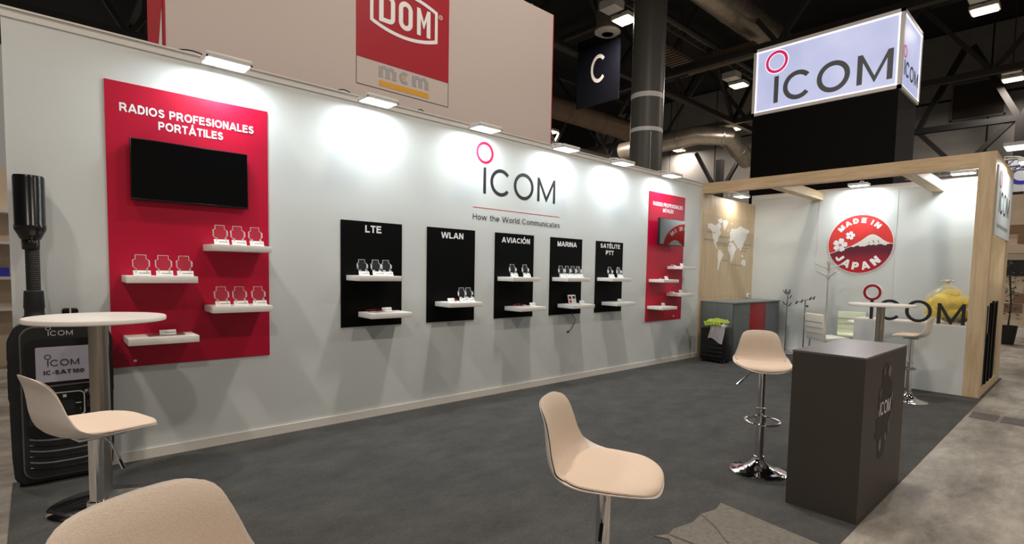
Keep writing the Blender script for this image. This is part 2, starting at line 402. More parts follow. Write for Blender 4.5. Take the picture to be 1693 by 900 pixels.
def lettering(s, x0, y0, w, h, F, m, parent, bold=0.02, t=0.0015, name='lettering', gap=None):
    """left baseline at x0,y0; total width w; capital height h; bold 0 = regular"""
    tk = 0.13 if bold < 0.01 else 0.205
    gap = (0.13 if tk < 0.2 else 0.11) if gap is None else gap
    x = 0; items = []
    for ch in s:
        g, gw = glyph(ch, tk); items.append((x, g)); x += gw+gap
    tot = x-gap; kx = w/tot; mb = MB()
    for xo, g in items:
        for st in g: ribbon(mb, [(xo+a, b) for a, b in st], tk, lambda a, b, c: F(x0+a*kx, y0+b*h, c), t)
    return mb.build(name, m, parent, True)
def arc_letter(ch, cx, cy, R, ang, w, h, F, mb, up=True, t=0.0060, tk=0.27):
    g, gw = glyph(ch, tk) if ch != 'J' else ([[(0.62-tk/2, 1), (0.62-tk/2, 0.32)]+_arc(0.31, 0.31, 0.31-tk/2, 0.31-tk/2, 0, -180, 10)], 0.62)
    a = math.radians(ang); rot = a-PI/2 if up else a+PI/2
    def FF(x, y, c):
        lx = (x/gw-0.5)*w; ly = (y-0.5)*h
        return F(cx+R*math.cos(a)+lx*math.cos(rot)-ly*math.sin(rot), cy+R*math.sin(a)+lx*math.sin(rot)+ly*math.cos(rot), c)
    for st in g: ribbon(mb, st, tk, FF, t)
# round-dotted four letter mark; unit = metres on the long wall (width 1.203, letters .285 high)
def logo(F0, x, y, k, mink, mring, parent, t=0.002, t0=0.0, bars=0.037, outline=None, ring_name='logo_ring', let_name='logo_letters'):
    F = lambda a, b, c: F0(x+a*k, y+b*k, c)
    MB().ring(0.117, 0.434, 0.117, 0.088, F, t0, t, n=64).build(ring_name, mring, parent, True)
    if outline:
        MB().ring(0.117, 0.434, 0.126, 0.080, F, t0, t-0.003, n=64).build('ring_outline', outline, parent, True)
    b = bars; m = MB()
    m.prism([(0.10, 0), (0.10+b, 0), (0.10+b, 0.28), (0.10, 0.28)], F, t0, t)
    m.ring(0.345, 0.142, 0.149, 0.149-b, F, t0, t, 40, 320)
    m.ring(0.688, 0.142, 0.153, 0.153-b, F, t0, t)
    m.prism([(0.903, 0), (0.903+b, 0), (0.903+b, 0.205), (1.052, 0.0), (1.056, 0.0), (1.203-b, 0.205), (1.203-b, 0), (1.203, 0),
             (1.203, 0.28), (1.203-b*0.9, 0.28), (1.054, 0.062), (0.903+b*0.9, 0.28), (0.903, 0.28)], F, t0, t)
    return m.build(let_name, mink, parent, True)
def copy_tree(o, parent=None):
    c = o.copy(); COL.objects.link(c)
    if parent is not None: c.parent = parent
    for ch in list(o.children): copy_tree(ch, c)
    return c

# ------------------------------------------------------------------ setting
struct(bx('floor', (-30, -30, -0.06), (45, 30, 0.0), CONC))
struct(bx('ceiling', (-30, -30, 11.0), (45, 30, 11.2), HALLD2))
XL, XC, XB, HT = -0.10, 8.14, 10.11, 2.93
wall_left = struct(bx('wall_left', (XL, 0.0, 0.0), (XC+0.0, 0.10, HT), W_))
struct(bx('top_light_band', (XL, -0.005, HT-0.05), (XC, 0.0, HT), TRIM))  # paler strip imitating the band of lamplight along the wall top
struct(bx('trim_2', (XL, -0.012, HT), (XC, 0.11, HT+0.012), TRIM))
struct(bx('baseboard_left', (0.36, -0.014, 0.004), (XC, -0.0005, 0.075), BASEB))
wall_back = struct(bx('wall_back', (XB, -3.60, 0.0), (XB+0.08, 0.06, 2.95), W_))
struct(bx('trim_3', (XB-0.006, -3.60, 2.86), (XB, -0.02, 2.95), TRIM))
struct(bx('baseboard_back', (XB-0.014, -3.60, 0.004), (XB-0.0005, -0.03, 0.075), BASEB))
for yy in (-1.18, -2.37):
    struct(bx('trim_4', (XB-0.004, yy-0.003, 0.08), (XB-0.0006, yy+0.003, 2.86), TRIM))
carpet = tag(bx('carpet', (-0.13, -3.80, 0.0005), (XB, 0.0, 0.004), CARPET),
             'dark grey exhibition carpet covering the whole stand floor', 'carpet')
fh = thing('floor_hatch', 'dark trench cover plates let into the concrete beside the carpet edge', 'floor hatch', (7.12, -4.2, 0.0))
HATCHM = mat('hatch_steel', (92, 87, 82), 0.6, noise=(8, 0.15))
for k in range(3): bx('cover_plate', (6.95, -4.05-0.25*k+0.004, 0.0003), (7.28, -3.83-0.25*k-(0.0 if k else 0.0), 0.004), HATCHM, fh, True)
# torn offcut of carpet lying at the front edge
m = MB()
P = [(3.03, -3.135), (2.93, -3.16), (2.80, -3.135), (2.66, -3.155), (2.52, -3.125), (2.44, -3.14), (2.37, -3.10), (2.40, -3.17), (2.30, -3.30), (2.25, -3.5), (2.2, -3.78), (2.95, -3.79)]
m.prism(P, frame((0, 0, 0), (1, 0, 0), (0, 1, 0), (0, 0, 1)), 0.0045, 0.010)
root = m.build('carpet_offcut', TIN); tag(root, 'torn lighter grey carpet offcut lying flat in front of the dark counter', 'carpet offcut')
for a, b in (((2.79, -3.137), (2.60, -3.40)), ((2.44, -3.142), (2.42, -3.45))):
    MB().tube([(a[0], a[1], 0.011), ((a[0]+b[0])/2+0.02, (a[1]+b[1])/2, 0.013), (b[0], b[1], 0.011)], 0.006, 6).build('crease', TIN, root, True)

# ------------------------------------------------------------------ stand floodlights
def flood(X, Y, Z, aim, label, group='white floodlights along the top of the stand walls', power=FLOOD_W, color=(0.90, 0.985, 1.0), w=0.29, d=0.19, back=None):
    """aim = horizontal direction the lamp leans to (unit xy)"""
    ax, ay = aim
    t = thing('floodlight', label, 'floodlight', (X, Y, Z), math.atan2(ay, ax)-PI/2, group)
    th = math.radians(0)     # local: +y towards wall
    R = Matrix.Rotation(th, 4, 'X')
    def loc(p): return R @ Vector(p)
    def bb(name, a, b, m, bev=0.0):
        o = MB().box(a, b, bev).build(name, m, t, smooth=bev > 0); o.rotation_euler = (th, 0, 0); return o
    bb('housing', (-w/2, -d/2, 0.004), (w/2, d/2, 0.035), LAMPBODY, 0.006)
    bb('lens', (-w/2+0.012, -d/2+0.012, -0.002), (w/2-0.012, d/2-0.012, 0.0035), LAMPON)
    fr = MB()
    for a, b in (((-w/2, -d/2, -0.006), (w/2, -d/2+0.011, 0.004)), ((-w/2, d/2-0.011, -0.006), (w/2, d/2, 0.004)),
                 ((-w/2, -d/2, -0.006), (-w/2+0.011, d/2, 0.004)), ((w/2-0.011, -d/2, -0.006), (w/2, d/2, 0.004))): fr.box(a, b)
    o = fr.build('lens_frame', LAMPBODY, t); o.rotation_euler = (th, 0, 0)
    # arm back to the wall top
    MB().tube([(0, 0.0, 0.036), (0, 0.10, 0.085), (0, (back if back else 0.235), 0.10), (0, (back if back else 0.235), 0.02)], 0.008, 6).build('arm', LAMPBODY, t)
    ld = bpy.data.lights.new('flood_beam', 'AREA'); ld.shape = 'RECTANGLE'; ld.size = w-0.03; ld.size_y = d-0.03
    ld.energy = power; ld.color = color
    lo = bpy.data.objects.new('flood_beam', ld); COL.objects.link(lo); lo.parent = t
    lo.location = R @ Vector((0, 0, -0.010)); lo.rotation_euler = (th, 0, 0)
    sl = bpy.data.lights.new('flood_throw', 'SPOT'); sl.energy = power*1.5; sl.spot_size = math.radians(44); sl.spot_blend = 0.45
    sl.shadow_soft_size = 0.06; sl.color = color
    so = bpy.data.objects.new('flood_throw', sl); COL.objects.link(so); so.parent = t
    so.location = (0, 0.02, -0.012); so.rotation_euler = (math.radians(54), 0, 0)
    return t
names6 = ['white floodlight above the left red panel', 'white floodlight between the left red panel and the LTE panel, below the red hanging square',
          'white floodlight just left of the wall logo ring', 'white floodlight above the AVIACION and MARINA panels, right of the wall logo',
          'white floodlight in front of the foot of the round hall column', 'white floodlight above the right red panel']
for X, n in zip((1.05, 2.22, 3.40, 4.60, 5.69, 6.86), names6):
    flood(X, -0.22, 2.855, (0, 1), n)
flood(9.10, -0.22, 2.80, (0, 1), 'white floodlight over the wooden panel with the world map', power=4, color=(1.0, 0.9, 0.75))
flood(9.86, -1.86, 2.93, (1, 0), 'white floodlight above the round red emblem on the back wall', power=11)
flood(9.86, -3.22, 2.97, (1, 0), 'white floodlight beside the wooden end post, over the back wall', power=8)
flood(9.0, -3.99, 2.90, (0, 1), 'white floodlight outside the frame lighting the side sign', power=5)

# ------------------------------------------------------------------ hall lamps
def hall_lamp(x, y, z, label, group='warm hall floodlights under the roof', power=HALL_W):
    t = thing('hall_lamp', label, 'hall lamp', (x, y, z), 0, group)
    bx('housing', (-0.24, -0.28, 0.02), (0.22, 0.28, 0.12), LAMPBODY, t)
    bx('bracket', (-0.36, -0.04, 0.10), (-0.0, 0.04, 0.13), HALLD, t)
    bx('lens', (-0.20, -0.24, 0.0), (0.20, 0.24, 0.019), HALLON, t)
    bx('ballast', (-0.75, -0.25, 0.10), (-0.36, 0.25, 0.30), LAMPBODY, t)
    MB().tube([(-0.30, 0, 0.2), (-0.30, 0, 3.0)], 0.018, 6).build('hanger_rod', HALLD, t)
    ld = bpy.data.lights.new('hall_beam', 'AREA'); ld.shape = 'RECTANGLE'; ld.size = 0.4; ld.size_y = 0.48
    ld.energy = power; ld.color = (1.0, 0.88, 0.76)
    lo = bpy.data.objects.new('hall_beam', ld); COL.objects.link(lo); lo.parent = t; lo.location = (0, 0, -0.02)
    return t
HL = [(11.4, 4.32, 'hall lamp shining beside the top of the round column'), (17.0, -2.37, 'hall lamp at upper right beyond the lightbox, highest of those there'),
      (18.0, 4.40, 'hall lamp left of the lightbox at the end of the cable tray'), (23.4, -2.37, 'hall lamp at the right edge, beyond the roof steel'),
      (18.56, 11.25, 'hall lamp under the long brown duct, left of the column'), (23.2, 7.19, 'hall lamp close to the duct elbow'),
      (25.3, 11.3, 'small far hall lamp right of the column'), (18.1, 13.8, 'small far hall lamp by the edge of the white sign box')]
for x, y, n in HL: hall_lamp(x, y, 8.0, n)
for x, y, n in ((4.0, -2.4, 'over the middle of the carpet'), (-2.5, -2.4, 'over the left end of the stand'), (4.0, -9.0, 'over the aisle behind the photographer'),
                (-2.5, -9.0, 'over the left part of the aisle'), (10.5, -9.0, 'over the aisle beyond the wooden frame'), (-2.5, 4.4, 'over the neighbouring stand at the left')):
    hall_lamp(x, y, 8.0, 'warm hall lamp '+n, 'hall lamps overhead', HALL_W)

# ------------------------------------------------------------------ wall graphics
logo(WALL, 3.447, 2.240, 1.0, INK, REDLOGO, wall_left)
MB().prism([(3.411, 2.079), (4.732, 2.079), (4.732, 2.085), (3.411, 2.085)], WALL, 0.0, 0.0015).build('rule_line', REDLOGO, wall_left, True)
lettering('How the World Communicates', 3.412, 1.950, 1.329, 0.062, WALL, INK, wall_left, bold=0.0)

def panel(x0, x1, z0, z1, m, label, lines):
    t = thing('display_panel', label, 'display panel', ((x0+x1)/2, 0, z0))
    bx('board', (x0, -0.008, z0), (x1, -0.0005, z1), m, t, True)
    for (s, a, b, w, h, bo) in lines:
        lettering(s, a, b, w, h, WALL, WHITEV, t, bold=bo, t=0.0095)
    return t
PANL = panel(0.375, 1.382, 0.679, 2.632, RED, 'tall red wall panel headed RADIOS PROFESIONALES PORTATILES, at the left',
      [('RADIOS PROFESIONALES', 0.452, 2.436, 0.828, 0.058, 0.025), ('PORTÁTILES', 0.667, 2.350, 0.402, 0.058, 0.025)])
PANR = panel(6.615, 7.602, 0.679, 2.632, RED, 'tall red wall panel headed RADIOS PROFESIONALES MOVILES, at the right end of the wall',
      [('RADIOS PROFESIONALES', 6.715, 2.432, 0.815, 0.058, 0.025), ('MÓVILES', 6.98, 2.350, 0.29, 0.058, 0.025)])
KP = [(1.976, 2.573, 'LTE', 2.201, 1.730, 0.158, 0.066), (2.852, 3.442, 'WLAN', 3.016, 1.727, 0.271, 0.062),
      (3.718, 4.306, 'AVIACIÓN', 3.813, 1.724, 0.425, 0.060), (4.583, 5.163, 'MARINA', 4.704, 1.724, 0.351, 0.060)]
for x0, x1, s, a, b, w, h in KP:
    panel(x0, x1, 0.867, 1.830, BLACK, 'black wall panel headed '+s.replace('Ó', 'O'), [(s, a, b, w, h, 0.03)])
panel(5.440, 6.023, 0.867, 1.830, BLACK, 'black wall panel headed SATELITE PTT',
      [('SATÉLITE', 5.527, 1.742, 0.423, 0.058, 0.03), ('PTT', 5.646, 1.650, 0.17, 0.060, 0.03)])

def television(x0, x1, z0, z1, y, th, label, glass=SCREEN):
    t = thing('television', label, 'television', ((x0+x1)/2, y, z0))
    bx('housing', (x0, y, z0), (x1, y+th, z1), BEZEL, t, True, 0.004)
    bx('screen', (x0+0.006, y-0.0025, z0+0.014), (x1-0.006, y-0.0005, z1-0.006), glass, t, True)
    bx('bottom_bezel', (x0, y-0.005, z0), (x1, y-0.0005, z0+0.012), BEZEL, t, True, 0.002)
    bx('mount', ((x0+x1)/2-0.1, y+th, z0+0.1), ((x0+x1)/2+0.1, -0.0085, z1-0.1), BEZEL, t, True)
television(0.498, 1.222, 1.842, 2.262, -0.06, 0.035, 'black flat television on the left red panel')
television(6.705, 7.393, 1.838, 2.238, -0.15, 0.04, 'glossy television on the right red panel reflecting the round emblem', SCREEN2)

# ------------------------------------------------------------------ shelves
SH = {}
def shelf(key, x, z, label, group=None):
    t = thing('wall_shelf', label, 'shelf', (x+0.2, 0, z-0.05), 0, group)
    bx('board', (x, -0.28, z-0.046), (x+0.40, -0.009 if key[0] != 'X' else 0, z), SHELF, t, True, 0.002)
    SH[key] = (x, z); return t
shelf('R1a', 0.924, 1.555, 'white shelf on the left red panel, upper right, just below the television')
shelf('R1b', 0.438, 1.322, 'white shelf on the left red panel, upper left, carrying three holders')
shelf('R1c', 0.926, 1.103, 'white shelf on the left red panel, lower right, carrying three holders')
shelf('R1d', 0.440, 0.905, 'white shelf on the left red panel, lowest, carrying one lone card')
shelf('L1', 2.022, 1.338, 'upper white shelf on the LTE panel')
shelf('L2', 2.135, 1.004, 'lower white shelf on the LTE panel')
shelf('W', 2.948, 1.078, 'single white shelf on the WLAN panel')
shelf('A1', 3.758, 1.337, 'upper white shelf on the AVIACION panel')
shelf('A2', 3.869, 1.002, 'lower white shelf on the AVIACION panel')
shelf('M1', 4.622, 1.337, 'upper white shelf on the MARINA panel')
shelf('M2', 4.730, 1.005, 'lower white shelf on the MARINA panel')
shelf('S1', 5.475, 1.340, 'upper white shelf on the SATELITE panel')
shelf('S2', 5.586, 1.010, 'lower white shelf on the SATELITE panel')
shelf('R2a', 7.153, 1.530, 'topmost white shelf on the right red panel, sticking out to the right')
shelf('R2b', 6.669, 1.325, 'second white shelf from the top on the right red panel')
shelf('R2c', 7.146, 1.110, 'third white shelf from the top on the right red panel')
shelf('R2d', 6.650, 0.920, 'lowest white shelf on the right red panel')

# ---- acrylic radio holders with their label cards
def make_card(parent=None, loc=(0, 0, 0), label=None, group=None, w=0.096, h=0.04):
    t = thing('label_card', label, 'label card', loc, 0, group) if parent is None else None
    p = t or parent
    F = frame((0, 0, 0) if t else (0, -0.045, 0), (1, 0, 0), (0, 0.42, 0.907), (0, -0.907, 0.42))
    c = MB().prism([(-w/2, 0), (w/2, 0), (w/2, h), (-w/2, h)], F, 0, 0.002).build('card', CARD, p)
    b = MB()
    for i in range(5): b.prism([(-w*0.18+i*0.0125, h*0.42), (-w*0.18+i*0.0125+0.010, h*0.42), (-w*0.18+i*0.0125+0.010, h*0.56), (-w*0.18+i*0.0125, h*0.56)], F, 0.0021, 0.0026)
    b.build('printed_line', PRINT, c)
    if t: MB().prism([(-w/2, 0.0), (w/2, 0.0), (w/2, 0.003), (-w/2, 0.003)], frame((0, 0, 0), (1, 0, 0), (0, 0, 1), (0, 1, 0)), -0.004, 0.03).build('card_foot', ACRE, p)
    return t
def make_holder():
    t = thing('radio_holder', 'x', 'radio holder')
    # plate: narrow head, wider waist, narrowed foot
    o = [(-0.028, 0.0), (0.028, 0.0), (0.028, 0.045), (0.040, 0.060), (0.044, 0.066), (0.044, 0.104), (0.040, 0.110), (0.030, 0.112), (0.030, 0.142),
         (-0.030, 0.142), (-0.030, 0.112), (-0.040, 0.110), (-0.044, 0.104), (-0.044, 0.066), (-0.040, 0.060), (-0.028, 0.045)]
    F = frame((0, 0, 0), (1, 0, 0), (0, 0.12, 0.993), (0, -0.993, 0.12))
    MB().prism(o, F, 0.0, 0.003).build('plate', ACRYL, t)
    e = MB(); P3 = [F(x, y, 0.0015) for x, y in o]
    e.tube(P3[2:9], 0.0021, 5); e.tube(P3[8:11], 0.0018, 5); e.tube(P3[9:16], 0.0021, 5)
    e.build('polished_edge', ACRE, t)
    # side arms folding forward and the foot
    for s in (-1, 1):
        MB().prism([(0, 0.062), (0.022, 0.068), (0.022, 0.098), (0, 0.106)], frame((s*0.044, 0, 0), (0, -1, 0), (0, 0.12, 0.993), (s, 0, 0)), 0, 0.003).build('side_arm', ACRE, t)
    bx('foot', (-0.032, -0.055, 0.0), (0.032, 0.0, 0.003), ACRE, t)
    for s in (-1, 1): bx('rear_leg', (s*0.030-0.0015, -0.040, 0.003), (s*0.030+0.0015, 0.002, 0.050), ACRE, t)
    make_card(t)
    return t
proto = make_holder(); first = True
def holder(key, dx, y, label, group):
    global first
    x, z = SH[key]
    o = proto if first else copy_tree(proto)
    first = False
    o.location = (x+dx, y, z+0.0005); o['label'] = label; o['group'] = group; return o
pos3 = ['left', 'middle', 'right']
for key, nm, offs, y in (('R1a', 'shelf below the left television', (0.075, 0.19, 0.31), -0.19), ('R1b', 'upper left shelf of the left red panel', (0.09, 0.215, 0.335), -0.19),
                         ('R1c', 'lower right shelf of the left red panel', (0.075, 0.195, 0.325), -0.19), ('L1', 'upper LTE shelf', (0.10, 0.23, 0.332), -0.12)):
    for i, dx in enumerate(offs):
        holder(key, dx, y, 'clear radio holder, %s of three on the %s' % (pos3[i], nm), 'clear radio holders on the shelves')
for key, nm, offs in (('W', 'WLAN shelf', (0.255, 0.34)), ('A1', 'upper AVIACION shelf', (0.13, 0.32)), ('S1', 'upper SATELITE shelf', (0.14, 0.33))):
    for i, dx in enumerate(offs):
        holder(key, dx, -0.12, 'clear acrylic radio holder with card, %s of two on the %s' % (('left', 'right')[i], nm), 'clear radio holders on the shelves')
for i, dx in enumerate((0.06, 0.17, 0.275, 0.375)):
    holder('M1', dx, -0.11, 'clear acrylic radio holder with card, %s of four on the upper MARINA shelf' % ('leftmost', 'second', 'third', 'rightmost')[i], 'clear radio holders on the shelves')
def card(key, dx, y, label, w=0.096, h=0.04):
    x, z = SH[key]; return make_card(None, (x+dx, y, z+0.0005), label, 'label cards standing alone', w, h)
card('R1d', 0.235, -0.16, 'lone white label card on the lowest shelf of the left red panel')
card('L2', 0.24, -0.10, 'white label card beside the red cable on the lower LTE shelf')
card('W', 0.12, -0.13, 'white label card at the left of the WLAN shelf', 0.08)
card('A2', 0.34, -0.12, 'white label card on the lower AVIACION shelf', 0.09)
card('M2', 0.34, -0.12, 'white label card right of the leaflet stand on the lower MARINA shelf', 0.09)
card('S2', 0.30, -0.09, 'white label card behind the white cable on the lower SATELITE shelf', 0.08)
card('R2a', 0.24, -0.13, 'white label card on the topmost shelf of the right red panel', 0.09, 0.05)
card('R2b', 0.30, -0.13, 'white label card on the second shelf of the right red panel', 0.09, 0.05)
card('R2c', 0.24, -0.13, 'white label card on the third shelf of the right red panel', 0.09, 0.05)
card('R2d', 0.25, -0.14, 'white label card on the lowest shelf of the right red panel', 0.09, 0.05)
def security_cable(key, dx, y, label, m=CABLER, puck=True, sc=1.0, group='security cables on the shelves'):
    x, z = SH[key]
    t = thing('security_cable', label, 'security cable', (x+dx, y, z), 0, group)
    pts = [(sc*(0.06*math.cos(a)+0.012*math.cos(3*a)), sc*0.035*math.sin(a), 0.006+0.010*(1+math.sin(2*a))) for a in np.linspace(0, 2*PI, 26)]
    MB().tube(pts[:-1], 0.0022, 6, closed=True).build('loop', m, t)
    MB().tube([(0.05, 0.0, 0.004), (0.09, -0.01, 0.015), (0.075, 0.015, 0.022), (0.11, 0.02, 0.006)], 0.0022, 6).build('tail', m, t)
    if puck: MB().box((0.10, 0.0, 0.0), (0.125, 0.03, 0.014), 0.004).build('alarm_puck', CARD, t, smooth=True)
security_cable('L2', 0.10, -0.11, 'red looped security cable on the lower LTE shelf')
security_cable('A2', 0.13, -0.09, 'red looped security cable on the lower AVIACION shelf')
security_cable('W', 0.15, -0.06, 'short red security cable behind the card on the WLAN shelf', puck=False, sc=0.5)
security_cable('S2', 0.22, -0.16, 'white coiled cable on the lower SATELITE shelf', CARD)
security_cable('R2b', 0.14, -0.06, 'small dark cable loop on the second shelf of the right red panel', CABLER, sc=0.7)
security_cable('R2a', 0.05, -0.06, 'small cable end on the topmost shelf of the right red panel', CARD, sc=0.3)
security_cable('R2c', 0.05, -0.06, 'small cable end on the third shelf of the right red panel', CARD, sc=0.3)
# flat tablet-like plate on lowest left shelf
x, z = SH['R1d']
tag(bx('clear_tray', (x+0.12, -0.20, z+0.0006), (x+0.33, -0.07, z+0.006), mat('smoked_plate', (120, 100, 100), 0.15)), 'flat smoked plate lying on the lowest shelf of the left red panel', 'plate')
# leaflet stand
x, z = SH['M2']
t = thing('leaflet_stand', 'small upright leaflet with four pictures on the lower MARINA shelf', 'leaflet stand', (x+0.20, -0.10, z))
LF = frame((x+0.20, -0.08, z+0.0005), (1, 0, 0), (0, 0.25, 0.968), (0, -0.968, 0.25))
MB().prism([(-0.07, 0), (0.07, 0), (0.07, 0.115), (-0.07, 0.115)], LF, 0, 0.004).build('sheet', CARD, t, True)
for (a, b, m_) in ((-0.033, 0.078, INK), (0.035, 0.080, INK), (-0.033, 0.030, REDLOGO), (0.035, 0.032, CLOTHG)):
    MB().prism(rrect(a-0.024, b-0.018, a+0.024, b+0.018, 0.006, 2), LF, 0.0041, 0.005).build('picture', m_, t, True)
MB().prism([(-0.07, 0), (0.07, 0), (0.07, 0.004), (-0.07, 0.004)], frame((x+0.20, -0.08, z+0.0005), (1, 0, 0), (0, 0, 1), (0, 1, 0)), -0.005, 0.05).build('foot', ACRE, t, True)
# hanging cable with jack below MARINA shelf
t = thing('hanging_cable', 'thin black cable with round plug hanging below the lower MARINA shelf', 'cable', (4.98, -0.05, 0.93))
MB().tube([(4.96, -0.012, 0.958), (4.965, -0.03, 0.90), (5.01, -0.02, 0.84), (5.06, -0.015, 0.80), (5.045, -0.012, 0.74), (4.985, -0.012, 0.665), (4.94, -0.012, 0.645)], 0.004, 6).build('wire', CABLEB, t, True)
MB().ico((4.93, -0.017, 0.642), 0.015).build('plug', CABLEB, t, True, True)
# wall sockets / cable caps near panel feet
MB().ico((0.502, -0.020, 0.722), 0.011).build('cable_cap', CARD, PANL, True, True)
MB().ico((7.36, -0.023, 0.738), 0.014).build('cable_cap', CARD, PANR, True, True)
MB().tube([(6.95, -0.15, 0.868), (6.97, -0.06, 0.79), (7.05, -0.012, 0.745), (7.15, -0.011, 0.72)], 0.003, 5).build('security_wire', CABLER)
tag(bpy.data.objects['security_wire'], 'thin dark red wire drooping below the lowest shelf of the right red panel', 'wire')

# ------------------------------------------------------------------ giant handheld radio standee
R0 = (0.12, -0.02, 0.0)
t = thing('giant_radio', 'giant black walkie-talkie standee with antenna and lit-looking screen, left end of the wall', 'radio standee', R0)
BF = frame((0.12, -0.02, 0), (1, 0, 0), (0, 0, 1), (0, -1, 0))
out = [(-0.20, 0.02), (0.20, 0.02), (0.235, 0.06), (0.243, 0.20), (0.238, 0.52), (0.25, 0.56), (0.25, 0.74), (0.242, 0.77), (0.25, 0.80), (0.248, 0.92), (0.215, 1.00), (0.16, 1.03),
       (-0.16, 1.03), (-0.215, 1.00), (-0.248, 0.92), (-0.25, 0.80), (-0.242, 0.77), (-0.25, 0.74), (-0.25, 0.56), (-0.238, 0.52), (-0.243, 0.20), (-0.235, 0.06)]
m = MB(); m.prism(out, BF, 0.0, 0.13)
bmesh.ops.bevel(m.bm, geom=[e for e in m.bm.edges if e.calc_length() > 0.0], offset=0.008, segments=2, affect='EDGES')
body = m.build('body', RUBBER, t, True, True)
def ro(name, P, t0, t1, mt, par=None):
    return MB().prism(P, BF, t0, t1).build(name, mt, par or t, True)
face = MB().prism(rrect(-0.195, 0.05, 0.21, 1.005, 0.07, 8), BF, 0.131, 0.150)
face = face.build('front_face', GREYB, t, True)
ro('front_plate', rrect(-0.187, 0.058, 0.202, 0.997, 0.066, 8), 0.1505, 0.156, RUBBER, t)
ro('screen_frame', rrect(-0.172, 0.30, 0.195, 0.925, 0.05, 8), 0.1565, 0.160, RUBBER2, t)
scr = ro('screen', rrect(-0.125, 0.655, 0.155, 0.875, 0.008, 3), 0.1605, 0.164, LCD, t)
logo(BF, -0.085, 0.755, 0.135, INK, INK, scr, t=0.1655, t0=0.1641, let_name='logo_letters')
lettering('IC-SAT100', -0.09, 0.702, 0.19, 0.026, BF, INK, scr, bold=0.02, t=0.1655)
logo(BF, -0.075, 0.945, 0.105, KEYW, KEYW, t, t=0.1575, t0=0.1561)
m = MB()
m.prism([(-0.17, 0.622), (0.19, 0.630), (0.19, 0.638), (-0.17, 0.630)], BF, 0.1601, 0.163)
m.build('silver_line', GREYB, t, True)
m = MB()
OP = rrect(-0.09, 0.42, 0.10, 0.585, 0.03, 6); IP = rrect(-0.084, 0.426, 0.094, 0.579, 0.026, 6)
for i in range(len(OP)):
    j = (i+1) % len(OP); m.prism([OP[i], OP[j], IP[j], IP[i]], BF, 0.1601, 0.163)
m.build('keypad_outline', KEYW, t, True)
ro('centre_key', rrect(-0.04, 0.47, 0.05, 0.53, 0.012, 4), 0.1601, 0.168, RUBBER, t)
ro('key_mark', [(-0.005, 0.55), (0.012, 0.55), (0.012, 0.568), (-0.005, 0.568)], 0.1601, 0.162, KEYW, t)
ro('key_mark', [(0.055, 0.503), (0.082, 0.503), (0.082, 0.509), (0.055, 0.509)], 0.1601, 0.162, KEYW, t)
for (a, b) in ((0.105, 0.55), (-0.165, 0.55), (0.105, 0.47), (-0.165, 0.47), (0.105, 0.39), (-0.165, 0.39)):
    k = ro('side_key', rrect(a, b, a+0.08, b+0.05, 0.012, 3), 0.1601, 0.166, RUBBER, t)
lettering('P2', 0.100, 0.566, 0.032, 0.022, BF, KEYW, t, bold=0.02, t=0.1675)
lettering('P1', -0.145, 0.566, 0.028, 0.022, BF, KEYW, t, bold=0.02, t=0.1675)
for i in range(6):
    zz = 0.285-0.036*i; pts = []
    for k in range(13):
        a = -1+2*k/12; pts.append(BF(0.008+a*0.172, zz+0.022*abs(a)**3, 0.157))
    MB().tube(pts, 0.006, 6).build('speaker_rib', RUBBER2 if i % 2 else GREYB, t, True, True)
# antenna
def lathe_at(name, prof, x, y, z, mt, n=28, par=None):
    return MB().lathe(prof, (x, y, z), n).build(name, mt, par or t, True, True)
lathe_at('antenna_base', [(0.062, 0), (0.064, 0.03), (0.048, 0.05), (0.046, 0.085), (0.05, 0.10), (0.046, 0.20), (0.04, 0.205)], 0.0, -0.10, 1.02, RUBBER)
prof = []
for i in range(20): prof += [(0.033, i*0.013), (0.035, i*0.013+0.004), (0.033, i*0.013+0.009)]
lathe_at('antenna_neck', prof, 0.0, -0.10, 1.22, RUBBER)
lathe_at('antenna_head', [(0.036, 0), (0.041, 0.004), (0.043, 0.055), (0.040, 0.06), (0.047, 0.065), (0.074, 0.125), (0.075, 0.15), (0.072, 0.155), (0.073, 0.44), (0.069, 0.452), (0.0, 0.452)], -0.005, -0.10, 1.475, RUBBER2, 36)
kb = MB(); kb.lathe([(0.036, 0), (0.037, 0.085), (0.03, 0.09), (0, 0.09)], (0.165, -0.10, 1.02), 24)
for i in range(16):
    a = 2*PI*i/16; kb.box((0.165+0.037*math.cos(a)-0.003, -0.10+0.037*math.sin(a)-0.003, 1.03), (0.165+0.037*math.cos(a)+0.003, -0.10+0.037*math.sin(a)+0.003, 1.10))
k = kb.build('channel_knob', RUBBER2, t, True, True)
bx('knob_mark', (0.161, -0.142, 1.04), (0.169, -0.136, 1.112), KEYW, k, True)
lathe_at('volume_knob', [(0.045, 0), (0.045, 0.03), (0.04, 0.038), (0, 0.038)], 0.29, -0.10, 1.03, RUBBER2)

# ------------------------------------------------------------------ bar stools
def catmull(P, s):
    P = np.array(P, float); n = len(P)-1; x = min(max(s, 0), 1)*n; i = min(int(x), n-1); f = x-i
    p0 = P[max(i-1, 0)]; p1 = P[i]; p2 = P[i+1]; p3 = P[min(i+2, n)]
    return 0.5*((2*p1)+(-p0+p2)*f+(2*p0-5*p1+4*p2-p3)*f*f+(-p0+3*p1-3*p2+p3)*f**3)
